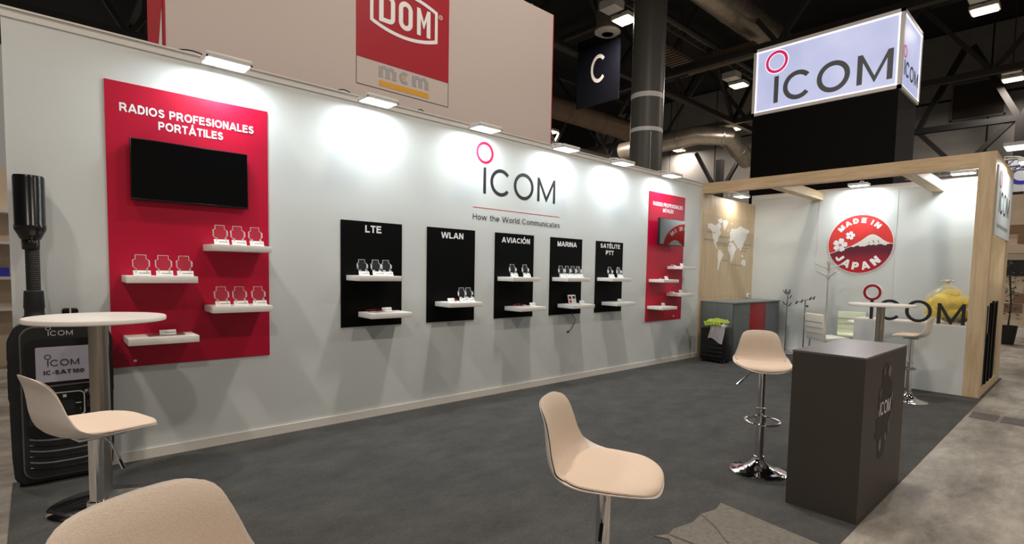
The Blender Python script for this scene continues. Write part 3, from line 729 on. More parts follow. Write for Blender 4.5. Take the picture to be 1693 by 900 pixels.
# x forward, z up, half width, curl
PROF = [(0.205, -0.022, 0.135, 0.000), (0.175, -0.004, 0.168, 0.004), (0.11, 0.004, 0.195, 0.010), (0.03, 0.000, 0.205, 0.018), (-0.05, -0.004, 0.210, 0.028),
        (-0.115, 0.004, 0.208, 0.040), (-0.162, 0.032, 0.196, 0.046), (-0.184, 0.088, 0.178, 0.042), (-0.192, 0.148, 0.160, 0.034), (-0.202, 0.208, 0.147, 0.024), (-0.224, 0.264, 0.138, 0.012)]
PROF = [(a*0.91, b*0.91, c*0.94, d*0.9) for a, b, c, d in PROF]
def surf(s, v, lift=0.0, wk=1.0, p_=PROF, endpow=None, s0=0.0, s1=1.0):
    ss = s0+(s1-s0)*s
    c = catmull(p_, ss); a = catmull(p_, max(ss-0.01, 0)); b = catmull(p_, min(ss+0.01, 1))
    tx, tz = b[0]-a[0], b[1]-a[1]; L = math.hypot(tx, tz) or 1; nx, nz = tz/L, -tx/L      # normal towards the sitter
    if nz < 0 and nx < 0: nx, nz = -nx, -nz
    pw = endpow or (5.0 if s < 0.5 else 10.0)
    e = abs(2*s-1); wr = max(0.0, 1-e**pw)**(1/2.2)
    y = c[2]*wk*v*wr; cu = c[3]*(abs(v*wr)**2.4)
    return Vector((c[0]+nx*(cu+lift), y, c[1]+nz*(cu+lift)))
def sheet(name, N, Mv, thick, mt, parent, **kw):
    """closed thin shell following the seat surface"""
    bm = bmesh.new(); top = []; bot = []
    for i in range(N+1):
        s = (1-math.cos(PI*i/N))/2; rt = []; rb = []
        for j in range(Mv+1):
            v = math.sin(PI*(j/Mv-0.5))
            p = surf(s, v, lift=kw.get('lift', 0), wk=kw.get('wk', 1), endpow=kw.get('endpow'), s0=kw.get('s0', 0), s1=kw.get('s1', 1))
            edge = (1-abs(v)**6)*(1-abs(2*s-1)**8)
            q = surf(s, v, lift=kw.get('lift', 0)+thick*(0.25+0.75*edge), wk=kw.get('wk', 1), endpow=kw.get('endpow'), s0=kw.get('s0', 0), s1=kw.get('s1', 1))
            rt.append(bm.verts.new(q)); rb.append(bm.verts.new(p))
        top.append(rt); bot.append(rb)
    for i in range(N):
        for j in range(Mv):
            bm.faces.new((top[i][j], top[i][j+1], top[i+1][j+1], top[i+1][j])); bm.faces.new((bot[i][j], bot[i+1][j], bot[i+1][j+1], bot[i][j+1]))
    for i in range(N):
        bm.faces.new((top[i][0], top[i+1][0], bot[i+1][0], bot[i][0])); bm.faces.new((top[i][Mv], bot[i][Mv], bot[i+1][Mv], top[i+1][Mv]))
    bmesh.ops.remove_doubles(bm, verts=bm.verts[:], dist=0.0004)
    bmesh.ops.recalc_face_normals(bm, faces=bm.faces[:])
    me = bpy.data.meshes.new(name); bm.to_mesh(me); bm.free()
    return link(name, me, mt, parent, False, True)
def make_stool():
    t = thing('bar_stool', 'x', 'bar stool', (0, 0, 0), 0, 'white and beige bar stools on chrome columns')
    sh = sheet('shell', 40, 20, -0.009, SHELLW, t); sh.location = (0, 0, 0.755)
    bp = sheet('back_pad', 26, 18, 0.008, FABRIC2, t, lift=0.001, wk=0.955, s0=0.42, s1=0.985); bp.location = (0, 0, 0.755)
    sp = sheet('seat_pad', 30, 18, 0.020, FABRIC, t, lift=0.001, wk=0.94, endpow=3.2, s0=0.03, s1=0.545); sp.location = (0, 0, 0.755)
    MB().lathe([(0.195, 0.0), (0.197, 0.006), (0.19, 0.010), (0.15, 0.018), (0.11, 0.030), (0.07, 0.052), (0.045, 0.080), (0.036, 0.100), (0.036, 0.112), (0.031, 0.114)], n=48).build('base', CHROME, t, smooth=True)
    MB().lathe([(0.030, 0.10), (0.030, 0.44), (0.033, 0.442), (0.033, 0.462), (0.026, 0.464)], n=28).build('column', CHROME, t, smooth=True)
    MB().lathe([(0.0235, 0.46), (0.0235, 0.715), (0.034, 0.718), (0.034, 0.728), (0.03, 0.73)], n=28).build('piston', CHROME, t, smooth=True)
    bx('seat_plate', (-0.075, -0.075, 0.728), (0.075, 0.075, 0.7385), CHROME, t, bev=0.003)
    fr = MB(); pts = []
    for k in range(28):
        a = 2*PI*k/28; pts.append((0.065+0.125*math.cos(a), 0.115*math.sin(a), 0.385))
    fr.tube(pts, 0.010, 10, closed=True); fr.lathe([(0.030, -0.02), (0.038, -0.02), (0.038, 0.02), (0.030, 0.02)], (0, 0, 0.385), 24)
    fr.build('footrest', CHROME, t, smooth=True)
    lv = MB(); lv.tube([(0.01, -0.03, 0.722), (0.02, -0.085, 0.705), (0.022, -0.12, 0.672), (0.024, -0.150, 0.640)], 0.0045, 8)
    lv.build('lever', CHROME, t, smooth=True)
    MB().tube([(0.023, -0.135, 0.655), (0.026, -0.172, 0.617)], 0.008, 8).build('lever_grip', CHROME, t, smooth=True)
    return t
stool = make_stool()
STO = [((1.31, -3.60, 0.004), -62, 0.01, 'beige padded bar stool standing alone in the front centre, seat seen from above'),
       ((0.160, -1.955, 0.004), 16, 0.0, 'bar stool seen from behind its white shell, at the left bar table'),
       ((0.18, -3.80, 0.004), -67, 0.054, 'bar stool cut off at the bottom left, only its beige backrest in view'),
       ((3.755, -3.045, 0.004), 214, 0.01, 'beige bar stool with chrome footrest left of the dark counter'),
       ((7.25, -3.235, 0.004), 92, 0.0, 'far bar stool under the back bar table, in side view')]
for i, (p, a, dz, lab) in enumerate(STO):
    o = stool if i == len(STO)-1 else copy_tree(stool)      # the last one places the first-built stool itself
    o.location = p; o.rotation_euler = (0, 0, math.radians(a)); o['label'] = lab
    for c in o.children:
        if c.name.split('.')[0] in ('shell', 'back_pad', 'seat_pad', 'seat_plate', 'piston', 'lever', 'lever_grip'): c.location.z += dz   # gas lift

def bar_table(x, y, label, r=0.32):
    t = thing('bar_table', label, 'bar table', (x, y, 0.004), 0, 'round white bar tables')
    MB().lathe([(r-0.004, 1.070), (r, 1.074), (r, 1.092), (r-0.003, 1.096), (0, 1.096)], n=72).build('tabletop', TABLEW, t, smooth=True)
    MB().lathe([(0.046, 0.02), (0.046, 1.060)], n=36).build('pole', STEEL, t, smooth=True)
    MB().lathe([(0.12, 1.055), (0.12, 1.0695)], n=24).build('mount_plate', STEEL, t, smooth=True)
    MB().lathe([(0.25, 0.0), (0.252, 0.006), (0.245, 0.012), (0.10, 0.022), (0.06, 0.026)], n=56).build('base', CHROME, t, smooth=True)
bar_table(0.26, -0.72, 'round white bar table at the left, in front of the giant radio')
bar_table(7.55, -2.84, 'round white bar table at the back, in front of the white reception counter', 0.36)

# ------------------------------------------------------------------ dark promo counter
t = thing('promo_counter', 'dark anthracite box counter at the front right edge of the carpet', 'counter', (3.83, -3.59, 0))
CX0, CX1, CY0, CY1, CZ = 3.36, 4.294, -3.395, -3.792, 0.968
bx('body', (CX0, CY1, 0.004), (CX1, CY0, CZ-0.012), COUNTER, t, True)
bx('top', (CX0-0.002, CY1-0.002, CZ-0.0118), (CX1+0.002, CY0+0.002, CZ), COUNTERTOP, t, True)
CF = frame((0, CY1, 0), (1, 0, 0), (0, 0, 1), (0, -1, 0))
def blob(cx, cz, rx, rz, n=14, j=0.32):
    return [(cx+rx*math.cos(2*PI*i/n)*(1+random.uniform(-j, j)), cz+rz*math.sin(2*PI*i/n)*(1+random.uniform(-j, j))) for i in range(n)]
pm = MB()
for (a, b, c, d) in ((3.80, 0.80, 0.09, 0.09), (3.83, 0.66, 0.15, 0.13), (3.80, 0.50, 0.17, 0.10), (3.78, 0.38, 0.09, 0.08), (3.90, 0.56, 0.11, 0.12)): pm.prism(blob(a, b, c, d, 20, 0.16), CF, 0.0, 0.0010)
pr = pm.build('side_print', PHOTOI, t, True)
for (a, b, c, d, mt) in ((3.77, 0.85, 0.045, 0.05, PINKQ), (3.88, 0.83, 0.05, 0.045, PINKP), (3.70, 0.73, 0.03, 0.05, PINKQ), (3.68, 0.60, 0.025, 0.03, PINKP),
                         (3.97, 0.66, 0.02, 0.035, PINKP), (3.93, 0.48, 0.05, 0.07, PINKQ), (3.74, 0.39, 0.03, 0.055, PINKP), (3.86, 0.42, 0.02, 0.04, PINKP), (3.98, 0.55, 0.03, 0.06, PINKQ)):
    MB().prism(blob(a, b, c*0.7, d*0.8, 11, 0.4), CF, 0.0018, 0.0024).build('print_splash', mt, pr, True)
lettering('ICOM', 3.70, 0.575, 0.235, 0.085, CF, WHITEV, t, bold=0.0, t=0.003)

# ------------------------------------------------------------------ wooden meeting frame
fr = thing('wooden_frame', 'oak portal frame around the meeting corner, with posts, beams and kick board', 'wooden frame', (XC, -3.77, 0))
YP0, YP1 = -3.61, -3.77
bx('front_beam', (XC, YP1, 2.765), (XC+0.14, 0.10, HT), WOOD_Y, fr, True)
bx('front_post', (XC-0.001, YP1-0.001, 0.004), (XC+0.15, YP0, HT+0.001), WOOD_V, fr, True)
bx('side_beam', (XC+0.15, YP1, 2.79), (9.95, YP0, HT), WOOD_X, fr, True)
bx('rear_post', (9.58, YP1-0.001, 0.004), (9.97, YP0, HT+0.001), WOOD_V, fr, True)
bx('kick_board', (XC+0.15, YP1, 0.004), (9.58, YP1+0.035, 0.105), WOOD_X, fr, True)
bx('cross_beam', (XC+0.14, -1.24, 2.765), (XB-0.007, -1.08, 2.90), WOOD_X, fr, True)
bx('cross_beam', (XC+0.14, -2.97, 2.765), (XB-0.007, -2.81, 2.90), WOOD_X, fr, True)
# side sign
sg = thing('side_sign', 'white sign with vertical logo on the outer side of the wooden frame', 'sign', (9.0, -3.78, 1.965))
bx('board', (XC+0.12, -3.785, 1.965), (9.78, -3.7715, 2.79), W_, sg, True)
SF = frame((0, -3.785, 0), (1, 0, 0), (0, 0, 1), (0, -1, 0))
logo(SF, 8.42, 2.25, 0.92, INK, REDLOGO, sg, t=0.002)
lettering('How the World Communicates', 8.42, 2.07, 1.1, 0.05, SF, INK, sg, bold=0.0)
# oak wall cladding with map
cl = struct(bx('wall_corner', (XC, -0.018, 0.004), (XB, 0.10, 2.765), WOOD_V)); cl['label'] = 'oak clad wall piece'
mp = tag(bx('map_print', (XC+0.02, -0.0215, 1.0), (XB-0.06, -0.0185, 2.44), WOOD_D), 'darker oak print board carrying a white world map', 'map board')
MF = frame((0, -0.0216, 0), (1, 0, 0), (0, 0, 1), (0, -1, 0))
# corner points for map coordinates taken over the board: u 0..1 across, v 0..1 down
def mc(u, v): return (8.30+u*1.62, 2.40-v*0.92)
LAND = [[(0.02, 0.13), (0.10, 0.12), (0.17, 0.15), (0.26, 0.08), (0.30, 0.16), (0.27, 0.22), (0.31, 0.28), (0.25, 0.36), (0.235, 0.45), (0.20, 0.46), (0.22, 0.54), (0.26, 0.60), (0.21, 0.56), (0.15, 0.45), (0.12, 0.34), (0.11, 0.26), (0.06, 0.22), (0.02, 0.21)],
        [(0.22, 0.03), (0.30, 0.0), (0.33, 0.05), (0.29, 0.09), (0.24, 0.07)],
        [(0.33, 0.03), (0.42, 0.01), (0.46, 0.05), (0.42, 0.14), (0.38, 0.22), (0.35, 0.15)],
        [(0.26, 0.60), (0.31, 0.60), (0.38, 0.68), (0.35, 0.75), (0.32, 0.80), (0.29, 0.90), (0.275, 0.99), (0.26, 0.96), (0.27, 0.82), (0.25, 0.72)],
        [(0.47, 0.50), (0.50, 0.44), (0.58, 0.43), (0.65, 0.50), (0.67, 0.57), (0.63, 0.62), (0.61, 0.74), (0.57, 0.83), (0.545, 0.82), (0.53, 0.68), (0.48, 0.60)],
        [(0.49, 0.40), (0.52, 0.33), (0.50, 0.26), (0.54, 0.16), (0.60, 0.16), (0.68, 0.14), (0.75, 0.08), (0.84, 0.12), (0.96, 0.14), (0.99, 0.18), (0.93, 0.22), (0.90, 0.34), (0.86, 0.40), (0.82, 0.50), (0.77, 0.60), (0.74, 0.50), (0.70, 0.56), (0.68, 0.48), (0.62, 0.44), (0.60, 0.38), (0.54, 0.42)],
        [(0.80, 0.80), (0.86, 0.75), (0.92, 0.78), (0.91, 0.88), (0.82, 0.89)], [(0.80, 0.66), (0.86, 0.68), (0.84, 0.71), (0.79, 0.69)], [(0.52, 0.06), (0.57, 0.05), (0.56, 0.09)], [(0.44, 0.20), (0.47, 0.19), (0.47, 0.23)]]
for L in LAND:
    MB().prism([mc(*q) for q in L], MF, 0.0, 0.0012).build('map_land', MAPW, mp, True)
for (u, v, w) in ((0.0, 0.28, 0.16), (-0.04, 0.42, 0.20), (0.27, 0.34, 0.24), (0.22, 0.46, 0.26), (0.24, 0.50, 0.30), (0.86, 0.45, 0.16), (0.80, 0.52, 0.17), (0.79, 0.58, 0.14), (0.36, 0.79, 0.13), (0.58, 0.87, 0.27)):
    m = MB(); k = 0.0
    while k < w:
        L = random.uniform(0.012, 0.03); a = mc(u+k, v); m.prism([(a[0], a[1]-0.014), (a[0]+L*1.3, a[1]-0.014), (a[0]+L*1.3, a[1]+0.006), (a[0], a[1]+0.006)], MF, 0.0013, 0.002); k += L+0.012
    m.build('caption_text', PRINT, mp, True)['kind'] = 'stuff'
t = thing('wall_socket', 'small white socket box on the oak wall above the cabinet', 'socket', (9.93, -0.02, 0.98))
bx('box', (9.88, -0.06, 0.985), (9.97, -0.0222, 1.06), CARD, t, True, 0.004)
bx('outlet', (9.90, -0.0625, 1.00), (9.95, -0.0603, 1.045), GREYB, t, True)
# black slatted screen inside side opening
t = thing('slatted_screen', 'black upright slats of uneven height in the side opening of the wooden frame', 'screen', (8.85, -3.70, 0))
hs = [1.08, 1.10, 1.10, 0.72, 0.74, 1.13, 1.13, 1.15, 1.15, 0.85, 1.12, 1.14]
for i, h in enumerate(hs):
    xx = 8.32+i*0.10
    bx('slat', (xx, -3.765+0.006*(i % 3), 0.107), (xx+0.088, -3.735, h), BLACK, t, True, 0.004)
bx('rail', (8.31, -3.735, 0.35), (9.51, -3.715, 0.40), BLACK, t, True)
bx('rail', (8.31, -3.735, 0.60), (9.51, -3.715, 0.65), BLACK, t, True)

# ------------------------------------------------------------------ white reception counter and standing letters
t = thing('reception_counter', 'low white reception counter between the bar table and the oak post', 'reception counter', (8.3, -3.0, 0))
bx('front_panel', (XC, YP0+0.001, 0.004), (XC+0.02, -2.385, 0.842), W_, t, True)
bx('side_panel', (XC+0.02, -2.405, 0.004), (XC+0.42, -2.385, 0.842), W_, t, True)
bx('top', (XC+0.0, YP0+0.001, 0.8421), (XC+0.42, -2.385, 0.862), TABLEW, t, True)
bx('inner_shelf', (XC+0.02, YP0+0.001, 0.42), (XC+0.42, -2.405, 0.44), W_, t, True)
LX = frame((8.20, -2.468, 0.862), (0, -1, 0), (0, 0, 1), (-1, 0, 0))
for nm, lab in (('x', 0),):
    b = 0.038; k = 0.925
    F = lambda a, c, tt: LX(a*k, c*k, tt)
    mm = MB().prism([(0.10, 0), (0.10+b, 0), (0.10+b, 0.28), (0.10, 0.28)], F, 0, 0.03)
    tag(mm.build('standing_letter', INK), 'black standing letter I on the white counter, behind the bar table pole', 'letter', 'black letters standing on the white counter')
    mm = MB().ring(0.345, 0.149, 0.149, 0.149-b, F, 0, 0.03, 40, 320)
    tag(mm.build('standing_letter', INK), 'black standing letter C on the white counter, partly behind the bar table', 'letter', 'black letters standing on the white counter')
    mm = MB().ring(0.688, 0.153, 0.153, 0.153-b, F, 0, 0.03)
    tag(mm.build('standing_letter', INK), 'black standing letter O on the white counter, behind the far stool back', 'letter', 'black letters standing on the white counter')
    mm = MB().prism([(0.903, 0), (0.903+b, 0), (0.903+b, 0.205), (1.045, 0.0), (1.063, 0.0), (1.203-b, 0.205), (1.203-b, 0), (1.203, 0),
             (1.203, 0.28), (1.203-b*0.9, 0.28), (1.054, 0.062), (0.903+b*0.9, 0.28), (0.903, 0.28)], F, 0, 0.03)
    tag(mm.build('standing_letter', INK), 'black standing letter M on the white counter, in front of the yellow bag', 'letter', 'black letters standing on the white counter')
    rg = thing('standing_ring', 'dark red ring with white rim standing above the letter I', 'letter', (8.2, -2.58, 1.11), 0, 'black letters standing on the white counter')
    MB().ring(0.117, 0.39, 0.117, 0.084, F, 0.0, 0.03, n=64).build('ring', DREDLOGO, rg, True, True)
    MB().ring(0.117, 0.39, 0.127, 0.117, F, -0.004, 0.026, n=64).build('white_rim', WHITEV, rg, True, True)
    MB().ring(0.117, 0.39, 0.084, 0.076, F, -0.004, 0.026, n=64).build('white_rim', WHITEV, rg, True, True)
    MB().tube([F(0.117, 0.27, 0.015), F(0.117, 0.283, 0.015)], 0.004, 6).build('stem', WHITEV, rg, True)
# bag
t = thing('clear_sack', 'tied clear plastic sack full of yellow bags, on the counter behind the letter M', 'sack', (8.46, -3.36, 0.862))
def lumpy(name, c, R, sc, mt, j, sub=3, top=None):
    bm = bmesh.new(); bmesh.ops.create_icosphere(bm, subdivisions=sub, radius=1)
    for v in bm.verts:
        th = math.atan2(v.co.y, v.co.x); w = 1+j*math.sin(9*th+3*v.co.z)+j*0.6*math.sin(17*th-5*v.co.z)+j*0.5*math.sin(5*v.co.z+2*th)
        x, y, z = v.co.x*w*sc[0], v.co.y*w*sc[1], v.co.z*sc[2]
        if top and v.co.z > 0.3:
            q = (v.co.z-0.3)/0.7; x *= 1-0.62*q**1.4; y *= 1-0.62*q**1.4
        z = max(z, -sc[2]*0.86)
        v.co = Vector((c[0]+x*R, c[1]+y*R, c[2]+z*R))
    me = bpy.data.meshes.new(name); bm.to_mesh(me); bm.free()
    return link(name, me, mt, t, True, True)
lumpy('film', (8.46, -3.36, 1.095), 0.275, (0.66, 0.98, 0.98), BAGM, 0.03, 5, True)
for i, (a, b, c, r) in enumerate(((8.45, -3.27, 1.00, 0.12), (8.46, -3.44, 0.98, 0.12), (8.45, -3.34, 1.12, 0.15), (8.45, -3.47, 1.12, 0.11), (8.45, -3.23, 1.10, 0.09), (8.47, -3.38, 1.22, 0.09))):
    lumpy('yellow_bag', (a, b, c), r, (0.95, 1.1, 0.85), YEL, 0.07, 3)
lumpy('dark_bag', (8.44, -3.44, 0.92), 0.09, (1.0, 1.5, 0.6), CABI, 0.05, 3)
MB().lathe([(0.10, -0.03), (0.05, 0.0), (0.022, 0.02), (0.022, 0.03), (0.03, 0.04)], (8.46, -3.345, 1.345), 20).build('neck', BAGM, t, True, True)
for a, l in ((0.4, 0.09), (2.0, 0.08), (3.2, 0.11), (4.4, 0.07), (5.6, 0.10)):
    m = MB(); c = Vector((8.46, -3.345, 1.375)); d = Vector((0.4*math.cos(a), math.sin(a), 0))
    m.tube([c, c+d*l*0.5+Vector((0, 0, 0.03)), c+d*l+Vector((0, 0, 0.015))], 0.014, 7)
    m.build('knot_ear', CLOTHG, t, True, True)

# ------------------------------------------------------------------ round emblem on the back wall
t = thing('round_emblem', 'round red emblem with snowy mountain and blossoms reading MADE IN JAPAN', 'emblem', (XB, -1.855, 1.49))
EF = frame((XB-0.0065, 0, 0), (0, -1, 0), (0, 0, 1), (-1, 0, 0))
EX, EY, ER = 1.855, 1.985, 0.487
circ = lambda r, a0=0, a1=360, n=72: [(EX+r*math.cos(math.radians(a0+(a1-a0)*i/n)), EY+r*math.sin(math.radians(a0+(a1-a0)*i/n))) for i in range(n if a1-a0 == 360 else n+1)]
MB().prism(circ(0.500), EF, 0, 0.003).build('white_rim', WHITEV, t, True)
MB().prism(circ(ER), EF, 0.0031, 0.0045).build('red_sky', DISCR, t, True)
def ep(px, py): return (EX+(px-548)/408*0.500, EY-(py-472)/362*0.500)
line = [(160, 592), (250, 565), (340, 540), (400, 515), (450, 498), (510, 468), (560, 440), (600, 412), (640, 383), (665, 370), (700, 364), (730, 370), (765, 388), (800, 412), (835, 438), (870, 456), (905, 468), (946, 478)]
L2 = [ep(*q) for q in line]
aL = math.degrees(math.atan2(L2[0][1]-EY, L2[0][0]-EX)); aR = math.degrees(math.atan2(L2[-1][1]-EY, L2[-1][0]-EX))
if aL < 0: aL += 360
if aR < 0: aR += 360
aR = aR if aR > aL else aR+360
L2[0] = (EX+ER*math.cos(math.radians(aL)), EY+ER*math.sin(math.radians(aL))); L2[-1] = (EX+ER*math.cos(math.radians(aR)), EY+ER*math.sin(math.radians(aR)))
MB().prism(circ(ER, aL, aR, 40)+L2[::-1][1:-1], EF, 0.0046, 0.0055).build('mountain_foot', DISCD, t, True)
m = MB()
for a, b in zip(L2, L2[1:]): m.prism([(a[0], a[1]-0.004), (b[0], b[1]-0.004), (b[0], b[1]+0.006), (a[0], a[1]+0.006)], EF, 0.0056, 0.0064)
m.build('ridge_line', WHITEV, t, True)
snow = [(445, 500), (510, 468), (560, 440), (600, 412), (640, 383), (665, 370), (700, 364), (730, 370), (765, 388), (800, 412), (835, 438), (870, 456), (905, 470), (900, 480), (880, 476), (862, 496), (835, 478), (850, 494), (800, 476), (770, 480), (745, 492), (720, 480), (690, 490), (660, 482), (635, 494), (600, 506), (580, 498), (560, 508), (530, 490), (500, 498), (470, 512)]
MB().prism([ep(*q) for q in snow], EF, 0.0065, 0.0072).build('snow_cap', MAPW, t, True)
for s_ in ([(700, 425), (715, 438), (730, 470), (712, 455)], [(760, 430), (775, 440), (785, 465), (768, 452)], [(660, 450), (668, 455), (645, 478)], [(800, 445), (808, 452), (822, 468)]):
    MB().prism([ep(*q) for q in s_], EF, 0.0073, 0.0078).build('rock_streak', DISCD, t, True)
def flower(px, py, r):
    cx, cy = ep(px, py)
    for k in range(5):
        a = math.radians(78+72*k); m = MB(); P = []
        for q, w in ((0.08, 0.0), (0.30, 0.22), (0.58, 0.36), (0.82, 0.34), (1.0, 0.18), (0.92, 0.0), (1.0, -0.18), (0.82, -0.34), (0.58, -0.36), (0.30, -0.22)):
            P.append((cx+r*(q*math.cos(a)-w*math.sin(a)), cy+r*(q*math.sin(a)+w*math.cos(a))))
        m.prism(P, EF, 0.008, 0.009).build('petal', WHITEV, t, True)
    MB().prism([(cx+r*0.2*math.cos(2*PI*i/12), cy+r*0.2*math.sin(2*PI*i/12)) for i in range(12)], EF, 0.0091, 0.0098).build('flower_heart', PINKC, t, True)
flower(303, 482, 0.118); flower(427, 368, 0.074)
m = MB()
for ch, a, w in (('M', 137, 0.105), ('A', 119, 0.095), ('D', 101, 0.085), ('E', 83, 0.075), ('I', 64, 0.026), ('N', 50, 0.09)): arc_letter(ch, EX, EY, 0.395, a, w, 0.085, EF, m)
m.build('lettering', WHITEV, t, True)
m = MB()
for ch, a, w in (('J', 218, 0.095), ('A', 240, 0.125), ('P', 263, 0.105), ('A', 286, 0.125), ('N', 311, 0.125)): arc_letter(ch, EX, EY, 0.375, a, w, 0.13, EF, m, False, 0.009)
m.build('lettering', WHITEV, t, True)

# ------------------------------------------------------------------ corner cabinet
t = thing('corner_cabinet', 'grey counter cabinet with a dark red door, in the corner under the map', 'cabinet', (9.1, -0.33, 0))
bx('body', (8.22, -0.60, 0.004), (9.98, -0.022, 0.945), CABI, t, True)
bx('top', (8.20, -0.635, 0.9451), (10.0, -0.022, 0.966), CABI2, t, True)
d1 = bx('door', (8.225, -0.618, 0.02), (8.785, -0.6005, 0.94), CABI, t, True, 0.002)
MB().ico((8.73, -0.632, 0.775), 0.014).build('knob', CHROME, d1, True, True)
d2 = bx('door', (8.795, -0.618, 0.02), (9.40, -0.6005, 0.94), DRED, t, True, 0.002); d2['label'] = 'dark red door'
bx('door', (9.41, -0.618, 0.02), (9.975, -0.6005, 0.94), CABI, t, True, 0.002)
bx('end_panel', (8.204, -0.60, 0.02), (8.2195, -0.32, 0.94), CABI, t, True, 0.002)
bx('end_panel', (8.204, -0.316, 0.02), (8.2195, -0.024, 0.94), CABI, t, True, 0.002)
# case with clothes
t = thing('trolley_case', 'black ribbed trolley case standing in front of the grey cabinet', 'case', (7.93, -0.46, 0.004))
bx('body', (7.80, -0.675, 0.05), (8.05, -0.265, 0.56), CASEB, t, True, 0.02)
for i in range(6):
    bx('rib', (7.787, -0.655, 0.10+i*0.065), (7.802, -0.285, 0.125+i*0.065), CASEB, t, True, 0.005)
for yy in (-0.63, -0.31):
    for xx in (7.84, 8.01): MB().cone((xx, yy-0.012, 0.029), (xx, yy+0.012, 0.029), 0.024).build('wheel', RUBBER, t, True, True)
MB().tube([(7.93, -0.60, 0.56), (7.93, -0.60, 0.60), (7.93, -0.34, 0.60), (7.93, -0.34, 0.56)], 0.012, 8).build('handle', CASEB, t, True, True)
def drape(name, x0, x1, y0, y1, zt, drop, mt, label, seed):
    rr = random.Random(seed); N, Q = 16, 22; bm = bmesh.new(); G = []
    ph = [rr.uniform(0, 6) for _ in range(4)]
    for i in range(N+1):
        row = []
        for j in range(Q+1):
            u = i/N; v = j/Q; y = y0+(y1-y0)*u+0.02*math.sin(6*v+ph[0]); L = v*(x1-x0+drop)
            fold = 0.014*math.sin(9*u*2+ph[1]+2*v)+0.009*math.sin(21*u+ph[2])
            if L < (x1-x0): x = x1-L; z = zt+0.035*math.sin(PI*u)*abs(math.sin(5*v+ph[3]))+fold+0.02
            else: x = x0-0.012-abs(fold); z = zt-(L-(x1-x0))*(1+0.18*math.sin(4*u+ph[0]))+0.02
            row.append(bm.verts.new((x, y, z)))
        G.append(row)
    for i in range(N):
        for j in range(Q): bm.faces.new((G[i][j], G[i+1][j], G[i+1][j+1], G[i][j+1]))
    ext = bmesh.ops.solidify(bm, geom=bm.faces[:], thickness=0.006)
    bmesh.ops.recalc_face_normals(bm, faces=bm.faces[:])
    me = bpy.data.meshes.new(name); bm.to_mesh(me); bm.free()
    o = link(name, me, mt, None, False, True); tag(o, label, 'clothing'); return o
drape('folded_shirt', 7.78, 8.02, -0.68, -0.44, 0.585, 0.24, CLOTHG, 'pale grey cloth hanging over the front of the black trolley case', 3)
drape('hivis_vest', 7.765, 8.02, -0.64, -0.35, 0.65, 0.06, HIVIS, 'crumpled neon yellow vest lying on top of the trolley case', 5)

# ------------------------------------------------------------------ coat stands
RACKW = mat('rack_white', (196, 196, 192), 0.4)
def coat_rack_white(x, y):
    t = thing('coat_stand', 'tall white coat stand with slanting arms left of the round emblem', 'coat stand', (x, y, 0.004))
    MB().cone((0, 0, 0.02), (0, 0, 1.64), 0.016, n=14).build('pole', RACKW, t, smooth=True)
    for z, a0 in ((1.585, 0.3), (1.45, 0.9)):
        bx('hub', (-0.028, -0.028, z-0.065), (0.028, 0.028, z+0.0), RACKW, t, bev=0.004)
        for k in range(4):
            a = a0+k*PI/2
            MB().tube([(0, 0, z-0.04), (0.21*math.cos(a), 0.21*math.sin(a), z+0.05)], 0.011, 6).build('arm', RACKW, t, smooth=True)
    bx('finial', (-0.03, -0.03, 1.62), (0.03, 0.03, 1.685), RACKW, t, bev=0.006)
    for k in range(3):
        a = k*2*PI/3; MB().tube([(0, 0, 0.10), (0.24*math.cos(a), 0.24*math.sin(a), 0.012)], 0.012, 6).build('foot', RACKW, t, smooth=True)
coat_rack_white(9.68, -1.53)
def coat_chrome(x, y, h, label, tee):
    t = thing('coat_stand', label, 'coat stand', (x, y, 0.004))
    MB().cone((0, 0, 0.01), (0, 0, h), 0.012, n=12).build('pole', CHROME, t, smooth=True)
    MB().lathe([(0.14, 0), (0.14, 0.006), (0.05, 0.018), (0.014, 0.05)], n=28).build('base', CHROME, t, smooth=True)
    if tee:
        MB().tube([(0, 0.17, h-0.06), (0, 0, h), (0, -0.15, h+0.05)], 0.010, 8).build('crossbar', CHROME, t, smooth=True)
        for y_, z_ in ((0.15, h-0.05), (0.06, h-0.02), (-0.08, h+0.03), (-0.14, h+0.045)):
            MB().tube([(0, y_, z_), (-0.03, y_, z_-0.03), (-0.05, y_-0.02, z_-0.015), (-0.05, y_-0.03, z_+0.03)], 0.008, 6).build('hook', CABLEB, t, smooth=True)
        MB().ico((0, -0.035, h-0.11), 0.02).build('clamp_knob', CABLEB, t, smooth=True)
    else:
        for z_, s_ in ((h-0.02, 1), (h-0.10, -1), (h-0.22, 1), (h-0.24, -1)):
            MB().tube([(0, 0, z_-0.03), (0.0, s_*0.045, z_-0.02), (-0.02, s_*0.075, z_+0.03)], 0.008, 6).build('hook', CABLEB, t, smooth=True)
        for s_ in (-1, 1): MB().tube([(0, 0, h-0.06), (0, s_*0.03, h-0.04), (0, s_*0.035, h+0.03)], 0.009, 6).build('prong', CABLEB, t, smooth=True)
coat_chrome(9.88, -0.80, 1.14, 'slim chrome clothes stand nearest the grey cabinet, with a forked top', False)
coat_chrome(9.80, -1.14, 1.00, 'slim chrome clothes stand with a tilted crossbar of hooks', True)

